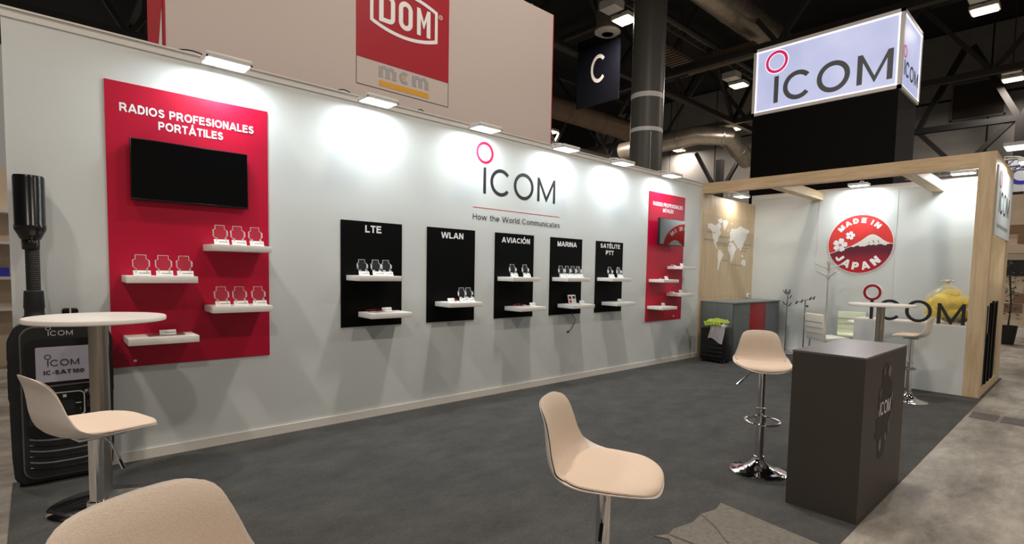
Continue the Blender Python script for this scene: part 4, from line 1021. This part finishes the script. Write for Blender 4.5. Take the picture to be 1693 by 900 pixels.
# ------------------------------------------------------------------ meeting furniture
def meeting_chair(x, y, rz, label, mt=LEATHERW):
    t = thing('meeting_chair', label, 'chair', (x, y, 0.004), math.radians(rz), 'white chairs around the meeting table')
    bx('seat', (-0.21, -0.22, 0.42), (0.22, 0.22, 0.48), mt, t, bev=0.02)
    o = MB().box((-0.025, -0.21, 0.0), (0.025, 0.21, 0.42), 0.02).build('backrest', mt, t, smooth=True); o.location = (-0.21, 0, 0.42); o.rotation_euler = (0, math.radians(-8), 0)
    for z in (0.12, 0.21, 0.30):
        q = MB().box((-0.031, -0.205, z-0.002), (0.031, 0.205, z+0.002)).build('seam', GREYINK, o)
    for sx in (-0.18, 0.18):
        for sy in (-0.19, 0.19): MB().cone((sx*1.08, sy, 0.0), (sx, sy, 0.425), 0.011, 0.013, 10).build('leg', CHROME, t, smooth=True)
meeting_chair(9.0, -1.80, -35, 'white padded chair with seamed back turned to the camera')
meeting_chair(9.74, -1.92, 200, 'greenish white chair behind the meeting table, facing the camera', PLASTG)
meeting_chair(9.55, -3.05, 170, 'white chair seen through the standing letter O', LEATHERW)
t = thing('meeting_table', 'low white round meeting table behind the reception counter', 'table', (9.2, -2.42, 0.004))
MB().lathe([(0.40, 0.722), (0.405, 0.727), (0.405, 0.74), (0.40, 0.745), (0, 0.745)], n=48).build('tabletop', TABLEW, t, smooth=True)
MB().lathe([(0.03, 0.02), (0.03, 0.72)], n=20).build('pole', CHROME, t, smooth=True)
MB().lathe([(0.24, 0.0), (0.24, 0.008), (0.04, 0.03)], n=36).build('base', CHROME, t, smooth=True)

# ------------------------------------------------------------------ storage tower and lightbox
t = thing('storage_tower', 'black square tower behind the back wall carrying the lightbox', 'tower', (11.0, -1.0, 0))
bx('cladding', (10.32, -2.225, 0.0), (11.55, 0.22, 4.52), TOWER, t, True)
bx('side_cladding', (10.34, -2.2285, 0.0), (11.54, -2.2255, 4.50), mat('tower_side', (40, 40, 39), 0.7), t, True)
t = thing('lightbox', 'large lit lightbox with pink ring logo on top of the black tower', 'lightbox', (11.0, -1.0, 4.53))
LX0, LX1, LY0, LY1, LZ0, LZ1 = 10.30, 11.60, 0.24, -2.26, 4.53, 5.80
bx('core', (LX0+0.03, LY1+0.03, LZ0+0.03), (LX1-0.03, LY0-0.03, LZ1-0.03), LBF, t, True)
fb = 0.055
m = MB()
for (y0, y1, z0, z1) in ((LY1, LY0, LZ0, LZ0+fb), (LY1, LY0, LZ1-fb, LZ1), (LY0-fb, LY0, LZ0, LZ1), (LY1, LY1+fb, LZ0, LZ1)):
    m.box((LX0, y0, z0), (LX0+0.06, y1, z1))
for (x0, x1, z0, z1) in ((LX0, LX1, LZ0, LZ0+fb), (LX0, LX1, LZ1-fb, LZ1), (LX1-fb, LX1, LZ0, LZ1)):
    m.box((x0, LY1, z0), (x1, LY1+0.06, z1))
m.build('frame', LBF, t, True)
f1 = bx('lit_face', (LX0+0.015, LY1+fb, LZ0+fb), (LX0+0.025, LY0-fb, LZ1-fb), LB, t, True)
f2 = bx('lit_face', (LX0+fb, LY1+0.015, LZ0+fb), (LX1-fb, LY1+0.025, LZ1-fb), LB, t, True)
g = MB(); e = 0.03
for (y0, y1, z0, z1) in ((LY1+fb, LY0-fb, LZ0+fb, LZ0+fb+e), (LY1+fb, LY0-fb, LZ1-fb-e, LZ1-fb), (LY0-fb-e, LY0-fb, LZ0+fb, LZ1-fb), (LY1+fb, LY1+fb+e, LZ0+fb, LZ1-fb)):
    g.box((LX0+0.010, y0, z0), (LX0+0.0148, y1, z1))
for (x0, x1, z0, z1) in ((LX0+fb, LX1-fb, LZ0+fb, LZ0+fb+e), (LX0+fb, LX1-fb, LZ1-fb-e, LZ1-fb), (LX1-fb-e, LX1-fb, LZ0+fb, LZ1-fb), (LX0+fb, LX0+fb+e, LZ0+fb, LZ1-fb)):
    g.box((x0, LY1+0.010, z0), (x1, LY1+0.0148, z1))
g.build('edge_light', TUBEGLOW, t, True)
F1 = frame((LX0+0.015, 0, 0), (0, -1, 0), (0, 0, 1), (-1, 0, 0))
logo(F1, 0.0, 4.71, 1.77, LBINK, mat('lit_pink', (225, 40, 95), 0.5, emit=(200, 40, 95, 0.55)), f1, t=0.004, bars=0.047, outline=TUBEGLOW)
F2 = frame((0, LY1+0.015, 0), (1, 0, 0), (0, 0, 1), (0, -1, 0))
logo(F2, LX0+0.12, 4.80, 0.86, LBINK, MATS['lit_pink'], f2, t=0.004, bars=0.047)

# ------------------------------------------------------------------ neighbour's sign box behind the wall
t = thing('sign_box', 'huge cream box sign with red logo square rising behind the stand wall', 'sign', (2.9, 1.2, 2.9))
DX0, DX1, DY0, DY1 = 0.79, 5.045, 0.5, 1.28
bx('front_face', (DX0, DY0, 2.0), (DX1, DY0+0.04, 4.78), DOMW, t, True)
bx('side_face', (DX0, DY0+0.0401, 2.0), (DX0+0.04, DY1, 4.78), DOMR2, t, True)
bx('rear_face', (DX0+0.04, DY1-0.04, 2.0), (DX1, DY1, 4.78), DOMW, t, True)
bx('edge_strip', (DX0-0.004, DY0-0.004, 2.0), (DX0+0.010, DY0+0.06, 4.78), DOMR, t, True)
bx('edge_strip', (DX1-0.006, DY0-0.004, 2.0), (DX1+0.004, DY0+0.02, 4.78), DOMR, t, True)
for x in (DX0+0.3, DX1-0.3): bx('support', (x-0.04, DY0+0.3, 0), (x+0.04, DY0+0.38, 2.1), ALU, t, True)
DF = frame((0, DY0, 0), (1, 0, 0), (0, 0, 1), (0, -1, 0))
MB().prism([(2.345, 3.488), (3.418, 3.488), (3.418, 4.62), (2.345, 4.62)], DF, 0, 0.002).build('red_square', DOMR, t, True)
m = MB()
for q in ([(2.345, 3.222), (3.418, 3.222), (3.418, 3.228), (2.345, 3.228)], [(2.345, 3.222), (2.350, 3.222), (2.350, 3.488), (2.345, 3.488)], [(3.413, 3.222), (3.418, 3.222), (3.418, 3.488), (3.413, 3.488)]): m.prism(q, DF, 0, 0.002)
m.build('outline', INK, t, True)
# barrel frame round the three letters
xc = 2.878; m = MB(); n = 16
def arch(sg, off, zc=4.035): return [(xc+0.390*a*(1-off*0.0)+(0), zc+sg*(0.165+0.075*(1-a*a))) for a in np.linspace(-1, 1, n)]
for sg in (-1, 1):
    A = arch(sg, 0); B = [(x*1.0+(xc-x)*0.04, z-sg*0.034) for x, z in A]
    for i in range(n-1): m.prism([A[i], A[i+1], B[i+1], B[i]], DF, 0.0021, 0.004)
for sx in (-1, 1):
    m.prism([(xc+sx*0.390, 3.87), (xc+sx*0.356, 3.87), (xc+sx*0.356, 4.20), (xc+sx*0.390, 4.20)], DF, 0.0021, 0.004)
m.build('letter_frame', WHITEV, t, True)
b = 0.048; m = MB(); y0, y1 = 3.895, 4.175
m.prism([(2.585, y0), (2.585+b, y0), (2.585+b, y1), (2.585, y1)], DF, 0.0021, 0.004)
m.prism([(2.585+b, y0), (2.70, y0), (2.70, y0+0.045), (2.585+b, y0+0.045)], DF, 0.0021, 0.004)
m.prism([(2.585+b, y1-0.045), (2.70, y1-0.045), (2.70, y1), (2.585+b, y1)], DF, 0.0021, 0.004)
m.ring(2.695, y0+0.065, 0.065, 0.019, DF, 0.0021, 0.004, 270, 360); m.ring(2.695, y1-0.065, 0.065, 0.019, DF, 0.0021, 0.004, 0, 90)
m.prism([(2.713, y0+0.063), (2.760, y0+0.063), (2.760, y1-0.063), (2.713, y1-0.063)], DF, 0.0021, 0.004)
m.ring(2.883, y0+0.075, 0.080, 0.032, DF, 0.0021, 0.004, 180, 360); m.ring(2.883, y1-0.075, 0.080, 0.032, DF, 0.0021, 0.004, 0, 180)
for xx in (2.803, 2.915): m.prism([(xx, y0+0.073), (xx+b, y0+0.073), (xx+b, y1-0.073), (xx, y1-0.073)], DF, 0.0021, 0.004)
m.prism([(3.015, y0), (3.06, y0), (3.06, y1-0.10), (3.095, y0+0.08), (3.100, y0+0.08), (3.133, y1-0.10), (3.133, y0), (3.178, y0), (3.178, y1), (3.140, y1), (3.098, y1-0.13), (3.053, y1), (3.015, y1)], DF, 0.0021, 0.004)
m.build('letters', WHITEV, t, True)
m = MB(); m.ring(3.308, 4.165, 0.024, 0.019, DF, 0.0021, 0.004, n=20); m.build('registered_mark', WHITEV, t, True)
lettering('R', 3.300, 4.154, 0.017, 0.022, DF, WHITEV, t, bold=0.0, t=0.004)
# small grey word: m c m
m = MB(); z0, z1 = 3.345, 3.455; s_ = 0.046
def small_m(x):
    for k in range(3): m.prism([(x+k*0.076, z0), (x+k*0.076+s_, z0), (x+k*0.076+s_, z1-(0.0 if k == 0 else 0.02)), (x+k*0.076, z1-(0.0 if k == 0 else 0.02))], DF, 0.0005, 0.002)
    for k in range(2): m.ring(x+s_+k*0.076+0.0-0.004+0.02, z1-0.035, 0.045, 0.012, DF, 0.0005, 0.002, 5, 165)
small_m(2.583); small_m(2.963)
m.ring(2.875, 3.402, 0.062, 0.028, DF, 0.0005, 0.002, 50, 310)
m.build('grey_word', GREYINK, t, True)
MB().prism([(2.875+0.013*math.cos(2*PI*i/14), 3.402+0.013*math.sin(2*PI*i/14)) for i in range(14)], DF, 0.0005, 0.0022).build('ochre_dot', OCHRE, t, True)
MB().prism([(2.586, 3.258), (3.165, 3.258), (3.165, 3.312), (2.586, 3.312)], DF, 0.0005, 0.002).build('ochre_bar', OCHRE, t, True)
GF = frame((DX0, 0, 0), (0, -1, 0), (0, 0, 1), (-1, 0, 0))
MB().prism([(-1.10, 2.6), (-0.56, 2.6), (-0.56, 3.45), (-0.585, 3.40)], GF, 0.0, 0.002).build('white_wedge', WHITEV, t, True)
MB().prism([(-0.96, 3.62), (-0.93, 3.62), (-0.76, 4.05), (-0.72, 4.4), (-0.77, 4.4), (-0.80, 4.06), (-0.91, 3.74), (-0.98, 3.70)], GF, 0.0, 0.002).build('white_stroke', WHITEV, t, True)
MB().ico((4.7, 0.56, 4.79), 0.035).build('top_lug', ALU, t, True, True)
# loose wires along the wall top
for a, b in ((0.78, 1.0), (1.95, 2.1), (2.75, 2.83)):
    pts = [(a+(b-a)*k/6, 0.03, 2.945+0.025*math.sin(PI*k/6)) for k in range(7)]
    tag(MB().tube(pts, 0.005, 6).build('lamp_wire', CABLEB), 'short black lamp wire looping on the wall top %s' % ('left of the first floodlight' if a < 1 else 'left of the second floodlight' if a < 2.2 else 'right of the second floodlight'), 'wire')

# ------------------------------------------------------------------ hall: column, roof steel, ducts
t = thing('hall_column', 'round dark grey hall column with two white bands behind the wall', 'column', (10.4, 2.85, 0))
cr = 0.375
MB().lathe([(cr, 0), (cr, 4.64)], (10.4, 2.80, 0), 40).build('shaft', COLUMN, t, True, True)
for z0, z1, nm, mt in ((4.64, 4.73, 'white_band', WHITEV), (4.73, 5.40, 'shaft', COLUMN), (5.40, 5.51, 'white_band', WHITEV), (5.51, 11.0, 'shaft', COLUMN)):
    MB().lathe([(cr+(0.003 if 'band' in nm else 0), z0), (cr+(0.003 if 'band' in nm else 0), z1)], (10.4, 2.80, 0), 40).build(nm, mt, t, True, True)
MB().tube([(10.15, 2.50, 3.0), (10.15, 2.50, 4.6)], 0.012, 6).build('conduit', ALU, t, True)
def beam(m, a, b, w=0.12, h=0.12):
    a = Vector(a); b = Vector(b); d = b-a; bm = bmesh.new(); bmesh.ops.create_cube(bm, size=1)
    for v in bm.verts: v.co = Vector((v.co.x*w, v.co.y*h, v.co.z*d.length))
    m.join(bm, Matrix.Translation((a+b)/2) @ d.to_track_quat('Z', 'Y').to_matrix().to_4x4())
def truss(axis, pos, z0, z1, a, b, step, label):
    """roof truss along one axis with V bracing; every member a part"""
    t = thing('roof_truss', label, 'roof truss', (pos, a, z0) if axis == 'y' else (a, pos, z0), 0, 'dark steel roof trusses of the hall')
    P = (lambda s, z: (pos, s, z)) if axis == 'y' else (lambda s, z: (s, pos, z))
    m = MB(); beam(m, P(a, z0), P(b, z0), 0.20, 0.20); m.build('lower_chord', HALLD, t, True)
    m = MB(); beam(m, P(a, z1), P(b, z1), 0.20, 0.20); m.build('upper_chord', HALLD, t, True)
    s = a; k = 0
    while s+step/2 <= b:
        m = MB(); beam(m, P(s, z0 if k % 2 == 0 else z1), P(s+step/2, z1 if k % 2 == 0 else z0), 0.13, 0.13); m.build('brace', HALLD, t, True)
        s += step/2; k += 1
truss('y', 15.45, 8.0, 10.6, -6.0, 24.0, 4.0, 'dark roof truss crossing behind the column and above the lightbox')
truss('x', 6.6, 8.0, 10.6, -6.0, 25.5, 4.0, 'dark roof truss running away behind the column, lower chord sloping right in view')
truss('y', 22.0, 8.0, 10.6, -6.0, 24.0, 4.0, 'second dark roof truss further back, before the hall wall')
truss('x', 13.5, 7.4, 10.6, -6.0, 25.5, 4.0, 'far roof truss deep in the hall, left of the column')
truss('y', 3.0, 8.4, 10.6, 4.0, 24.0, 4.0, 'dark roof truss over the upper left corner of the picture')
# cable tray with rungs
t = thing('cable_tray', 'long thin cable tray with rungs running to the lightbox', 'cable tray', (7, 4.13, 8.35))
for y in (3.98, 4.28):
    m = MB(); beam(m, (6, y, 8.44), (24, y, 8.44), 0.05, 0.10); m.build('side_rail', COLUMN, t, True)
for i in range(50): 
    x = 7+i*0.34; bx('rung', (x, 3.98, 8.40), (x+0.04, 4.28, 8.43), HALLD, t, True)
t = thing('louvre_grille', 'brown louvred grille hanging under the cable tray', 'grille', (14.0, 4.7, 8.0))
for i in range(12):
    x = 13.0+i*0.17; bx('louvre', (x, 4.45, 8.0), (x+0.08, 5.2, 8.05), DUCTB, t, True)
for xx in (13.1, 14.9): MB().tube([(xx, 4.82, 8.09), (xx, 4.82, 11.0)], 0.015, 6).build('hanger_rod', HALLD, t, True)
bx('grille_frame', (12.95, 4.40, 8.05), (15.05, 5.25, 8.09), HALLD, t, True)
def duct(pts, r, label, mt=DUCT, bands=2.0):
    t = thing('air_duct', label, 'air duct', pts[0])
    MB().tube(pts, r, 24).build('pipe', mt, t, True, True)
    for a, b in zip(pts, pts[1:]):
        a = Vector(a); b = Vector(b); L = (b-a).length; k = bands/2
        while k < L:
            p = a+(b-a)*(k/L); q = a+(b-a)*((k+0.08)/L); MB().cone(p, q, r*1.03, n=24).build('joint_band', mt, t, True, True); k += bands
duct([(11.5, 3.0, 9.0), (25.5, 3.0, 9.0)], 0.42, 'large round silver duct above the lightbox, left end in view')
duct([(6, 9.9, 7.6), (20.3, 9.9, 7.6)], 0.42, 'long brown duct deep in the hall, left of the column', DUCTB)
duct([(20.6, 11.5, 7.2), (20.9, 7.6, 7.4), (21.6, 6.6, 7.3), (23.5, 6.6, 6.6)], 0.40, 'silver duct with an elbow right of the column')
t = thing('flat_duct', 'flat brown rectangular duct crossing under the silver duct', 'air duct', (16, 4, 9))
bx('casing', (15.6, 2.8, 8.14), (16.3, 5.3, 8.36), DUCTB, t, True)
t = thing('ceiling_diffuser', 'round white air diffuser left of the column top', 'air diffuser', (11.7, 5.15, 8.0))
for i, (ro_, ri_) in enumerate(((0.36, 0.27), (0.23, 0.16), (0.12, 0.0))):
    MB().lathe([(ri_+0.0001, 0.0), (ro_, 0.05+0.02*i), (ro_, 0.08+0.02*i)], (11.7, 5.15, 8.0), 32).build('ring', CLOTHG, t, True, True)
MB().lathe([(0.33, 0.08), (0.30, 0.7), (0.30, 3.0)], (11.7, 5.15, 8.0), 24).build('neck', DUCT, t, True, True)
t = thing('hall_sign', 'dark navy hanging hall sign with a white letter C', 'sign', (12, 5.7, 6.5))
bx('board', (12.0, 4.95, 6.30), (12.05, 6.55, 8.25), NAVY, t, True)
lettering('C', 0.0, 0.0, 0.56, 0.80, frame((11.999, 5.99, 6.90), (0, -1, 0), (0, 0, 1), (-1, 0, 0)), CLOTHG, t, bold=0.0, t=0.004)
for y in (5.1, 6.4): MB().tube([(12.02, y, 8.25), (12.02, y, 11)], 0.012, 5).build('wire', ALU, t, True)
# hall gable wall with panels, window and steel
wb = struct(bx('wall_far', (25.9, -14, 0), (26.2, 30, 11), HALLD2))
for i in range(11):
    y = -12.5+i*2.75
    for z0, z1 in ((0.02, 2.8), (2.9, 5.6), (5.7, 8.3), (8.4, 10.9)):
        bx('wall_panel', (25.85, y+0.03, z0), (25.899, y+2.72, z1), HPANEL, wb, True)
t = thing('gable_steel', 'dark triangular steel bracing against the grey hall wall at the right', 'steel frame', (24, -1, 5))
for a, b, w in (((24, 1.2, 8.54), (24, -6, 8.56), 0.16), ((24, 1.2, 6.90), (24, -6, 6.85), 0.20), ((24, -1.0, 9.64), (24, 0.30, 6.89), 0.18), ((24, -1.2, 9.60), (24, -2.52, 6.92), 0.18),
                ((24, 0.23, 6.81), (24, -0.9, 5.5), 0.16), ((24, -2.42, 6.85), (24, -1.2, 5.5), 0.16), ((24, -2.62, 6.9), (24, -2.62, 0), 0.30), ((24, -2.62, 6.9), (24, -3.9, 9.6), 0.18), ((24, 8.2, 6.9), (24, 8.2, 0), 0.3), ((24, 8.2, 5.2), (24, 6.9, 7.4), 0.16), ((24, 8.2, 5.2), (24, 9.5, 7.4), 0.16), ((24, 12.0, 5.5), (24, 3.0, 5.6), 0.12)):
    m = MB(); beam(m, a, b, w, w); m.build('steel_member', HALLD2, t, True)
t = thing('wall_hatch', 'dark framed hatch high on the grey hall wall at the right', 'hatch', (25.8, -1.2, 7))
bx('panel', (25.78, -1.95, 7.55), (25.84, -0.42, 8.85), mat('hatch_brown', (40, 35, 32), 0.7), t, True)
m = MB()
for a, b in (((25.76, -2.0, 7.5), (25.8, -0.37, 7.55)), ((25.76, -2.0, 8.85), (25.8, -0.37, 8.90)), ((25.76, -2.0, 7.5), (25.8, -1.95, 8.9)), ((25.76, -0.42, 7.5), (25.8, -0.37, 8.9))): m.box(a, b)
m.build('frame', COLUMN, t, True)
# silver lattice truss over the back wall
t = thing('lattice_truss', 'small silver lattice truss above the back wall beside the oak post', 'truss', (10.6, -3, 3.05))
for y_, z_ in ((0, 0), (0, 0.16), (0.14, 0.08)):
    MB().tube([(10.55+y_, -2.35, 3.06+z_), (10.55+y_, -4.6, 3.06+z_)], 0.016, 8).build('chord', ALU, t, True, True)
for i in range(10):
    y = -2.4-i*0.22
    MB().tube([(10.55, y, 3.06), (10.55, y-0.11, 3.22), (10.55, y-0.22, 3.06)], 0.008, 6).build('lattice', ALU, t, True)
    MB().tube([(10.55, y, 3.06), (10.69, y-0.11, 3.14), (10.55, y-0.22, 3.22)], 0.008, 6).build('lattice', ALU, t, True)
# neighbour stand at the right edge
t = thing('neighbour_stand', 'beige and brown neighbouring stand wall at the far right', 'stand', (18, -4.5, 0))
bx('wall', (18.0, -7.5, 0.0), (18.1, -2.95, 3.6), BEIGE, t, True)
rr = random.Random(4)
for i in range(9):
    for j in range(9):
        if rr.random() < 0.75: bx('brick', (17.975, -3.03-0.42*i-(0.2 if j % 2 else 0)-0.38, 0.62+0.25*j), (17.999, -3.03-0.42*i-(0.2 if j % 2 else 0), 0.84+0.25*j), BRICK if rr.random() < 0.4 else BEIGE, t, True)
bx('dark_opening', (17.96, -3.42, 1.55), (17.998, -3.05, 1.95), POT, t, True)
bx('base_board', (17.95, -7.5, 0.0), (17.999, -2.95, 0.22), TRIM, t, True)
t = thing('neighbour_banner', 'white banner with a blue oval on the neighbouring stand', 'banner', (17, -3.5, 3.4))
bx('board', (17.0, -5.5, 3.55), (17.08, -2.93, 4.35), WHITEV, t, True)
MB().ring(3.30, 3.93, 0.22, 0.13, frame((17.0, 0, 0), (0, -1, 0), (0, 0, 1), (-1, 0, 0)), 0, 0.004, sx=1.3).build('blue_oval', BLUEI, t, True)
bx('post', (17.0, -3.02, 0), (17.08, -2.94, 4.35), ALU, t, True)
t = thing('neighbour_lamp_panel', 'bright lamp panel over the neighbouring stand, top right beside the oak corner', 'lamp', (16.5, -3.6, 4.5))
bx('housing', (16.3, -4.6, 4.52), (16.9, -2.98, 4.60), LAMPBODY, t, True)
bx('lens', (16.32, -4.58, 4.50), (16.88, -3.0, 4.519), mat('neighbour_glow', (255, 255, 255), 0.5, emit=(235, 240, 255, 2.0)), t, True)
t = thing('potted_plant', 'dark leafy plant in a black pot at the right edge', 'potted plant', (15.7, -3.36, 0))
MB().lathe([(0.12, 0), (0.17, 0.42), (0.16, 0.42), (0.15, 0.38), (0, 0.38)], (15.7, -3.36, 0), 20).build('pot', POT, t, True, True)
MB().tube([(15.7, -3.36, 0.38), (15.72, -3.38, 0.9), (15.68, -3.33, 1.5)], 0.02, 6).build('stem', HALLD, t, True)
rr = random.Random(11); m = MB()
for i in range(260):
    a = rr.uniform(0, 2*PI); z = rr.uniform(0.55, 1.85); r = rr.uniform(0.02, 0.33)*(1-abs(z-1.2)/0.9*0.5)
    c = Vector((15.7+r*math.cos(a), -3.36+r*math.sin(a), z)); d = Vector((math.cos(a), math.sin(a), rr.uniform(-0.4, 0.5))).normalized(); s = d.cross(Vector((0, 0, 1))).normalized()
    L = rr.uniform(0.06, 0.12)
    v = [m.bm.verts.new(c), m.bm.verts.new(c+d*L*0.5+s*L*0.3), m.bm.verts.new(c+d*L), m.bm.verts.new(c+d*L*0.5-s*L*0.3)]
    m.bm.faces.new(v)
o = m.build('foliage', LEAF, t, True); o['kind'] = 'stuff'
# left sliver: neighbouring stand
t = thing('neighbour_shelving', 'beige neighbouring shelving glimpsed at the left edge beyond the wall end', 'shelving', (-1.4, 5.2, 0))
bx('back_panel', (-2.6, 5.3, 0), (-0.05, 5.36, 2.6), BEIGE, t, True)
for z in (0.75, 1.15, 1.6, 2.0): bx('shelf_board', (-2.6, 4.95, z), (-0.05, 5.3, z+0.035), CLOTHG, t, True)
tag(bx('blue_box', (-0.42, 5.0, 1.186), (-0.22, 5.2, 1.30), BLUEI), 'small blue box on the neighbouring shelving at the left edge', 'box')
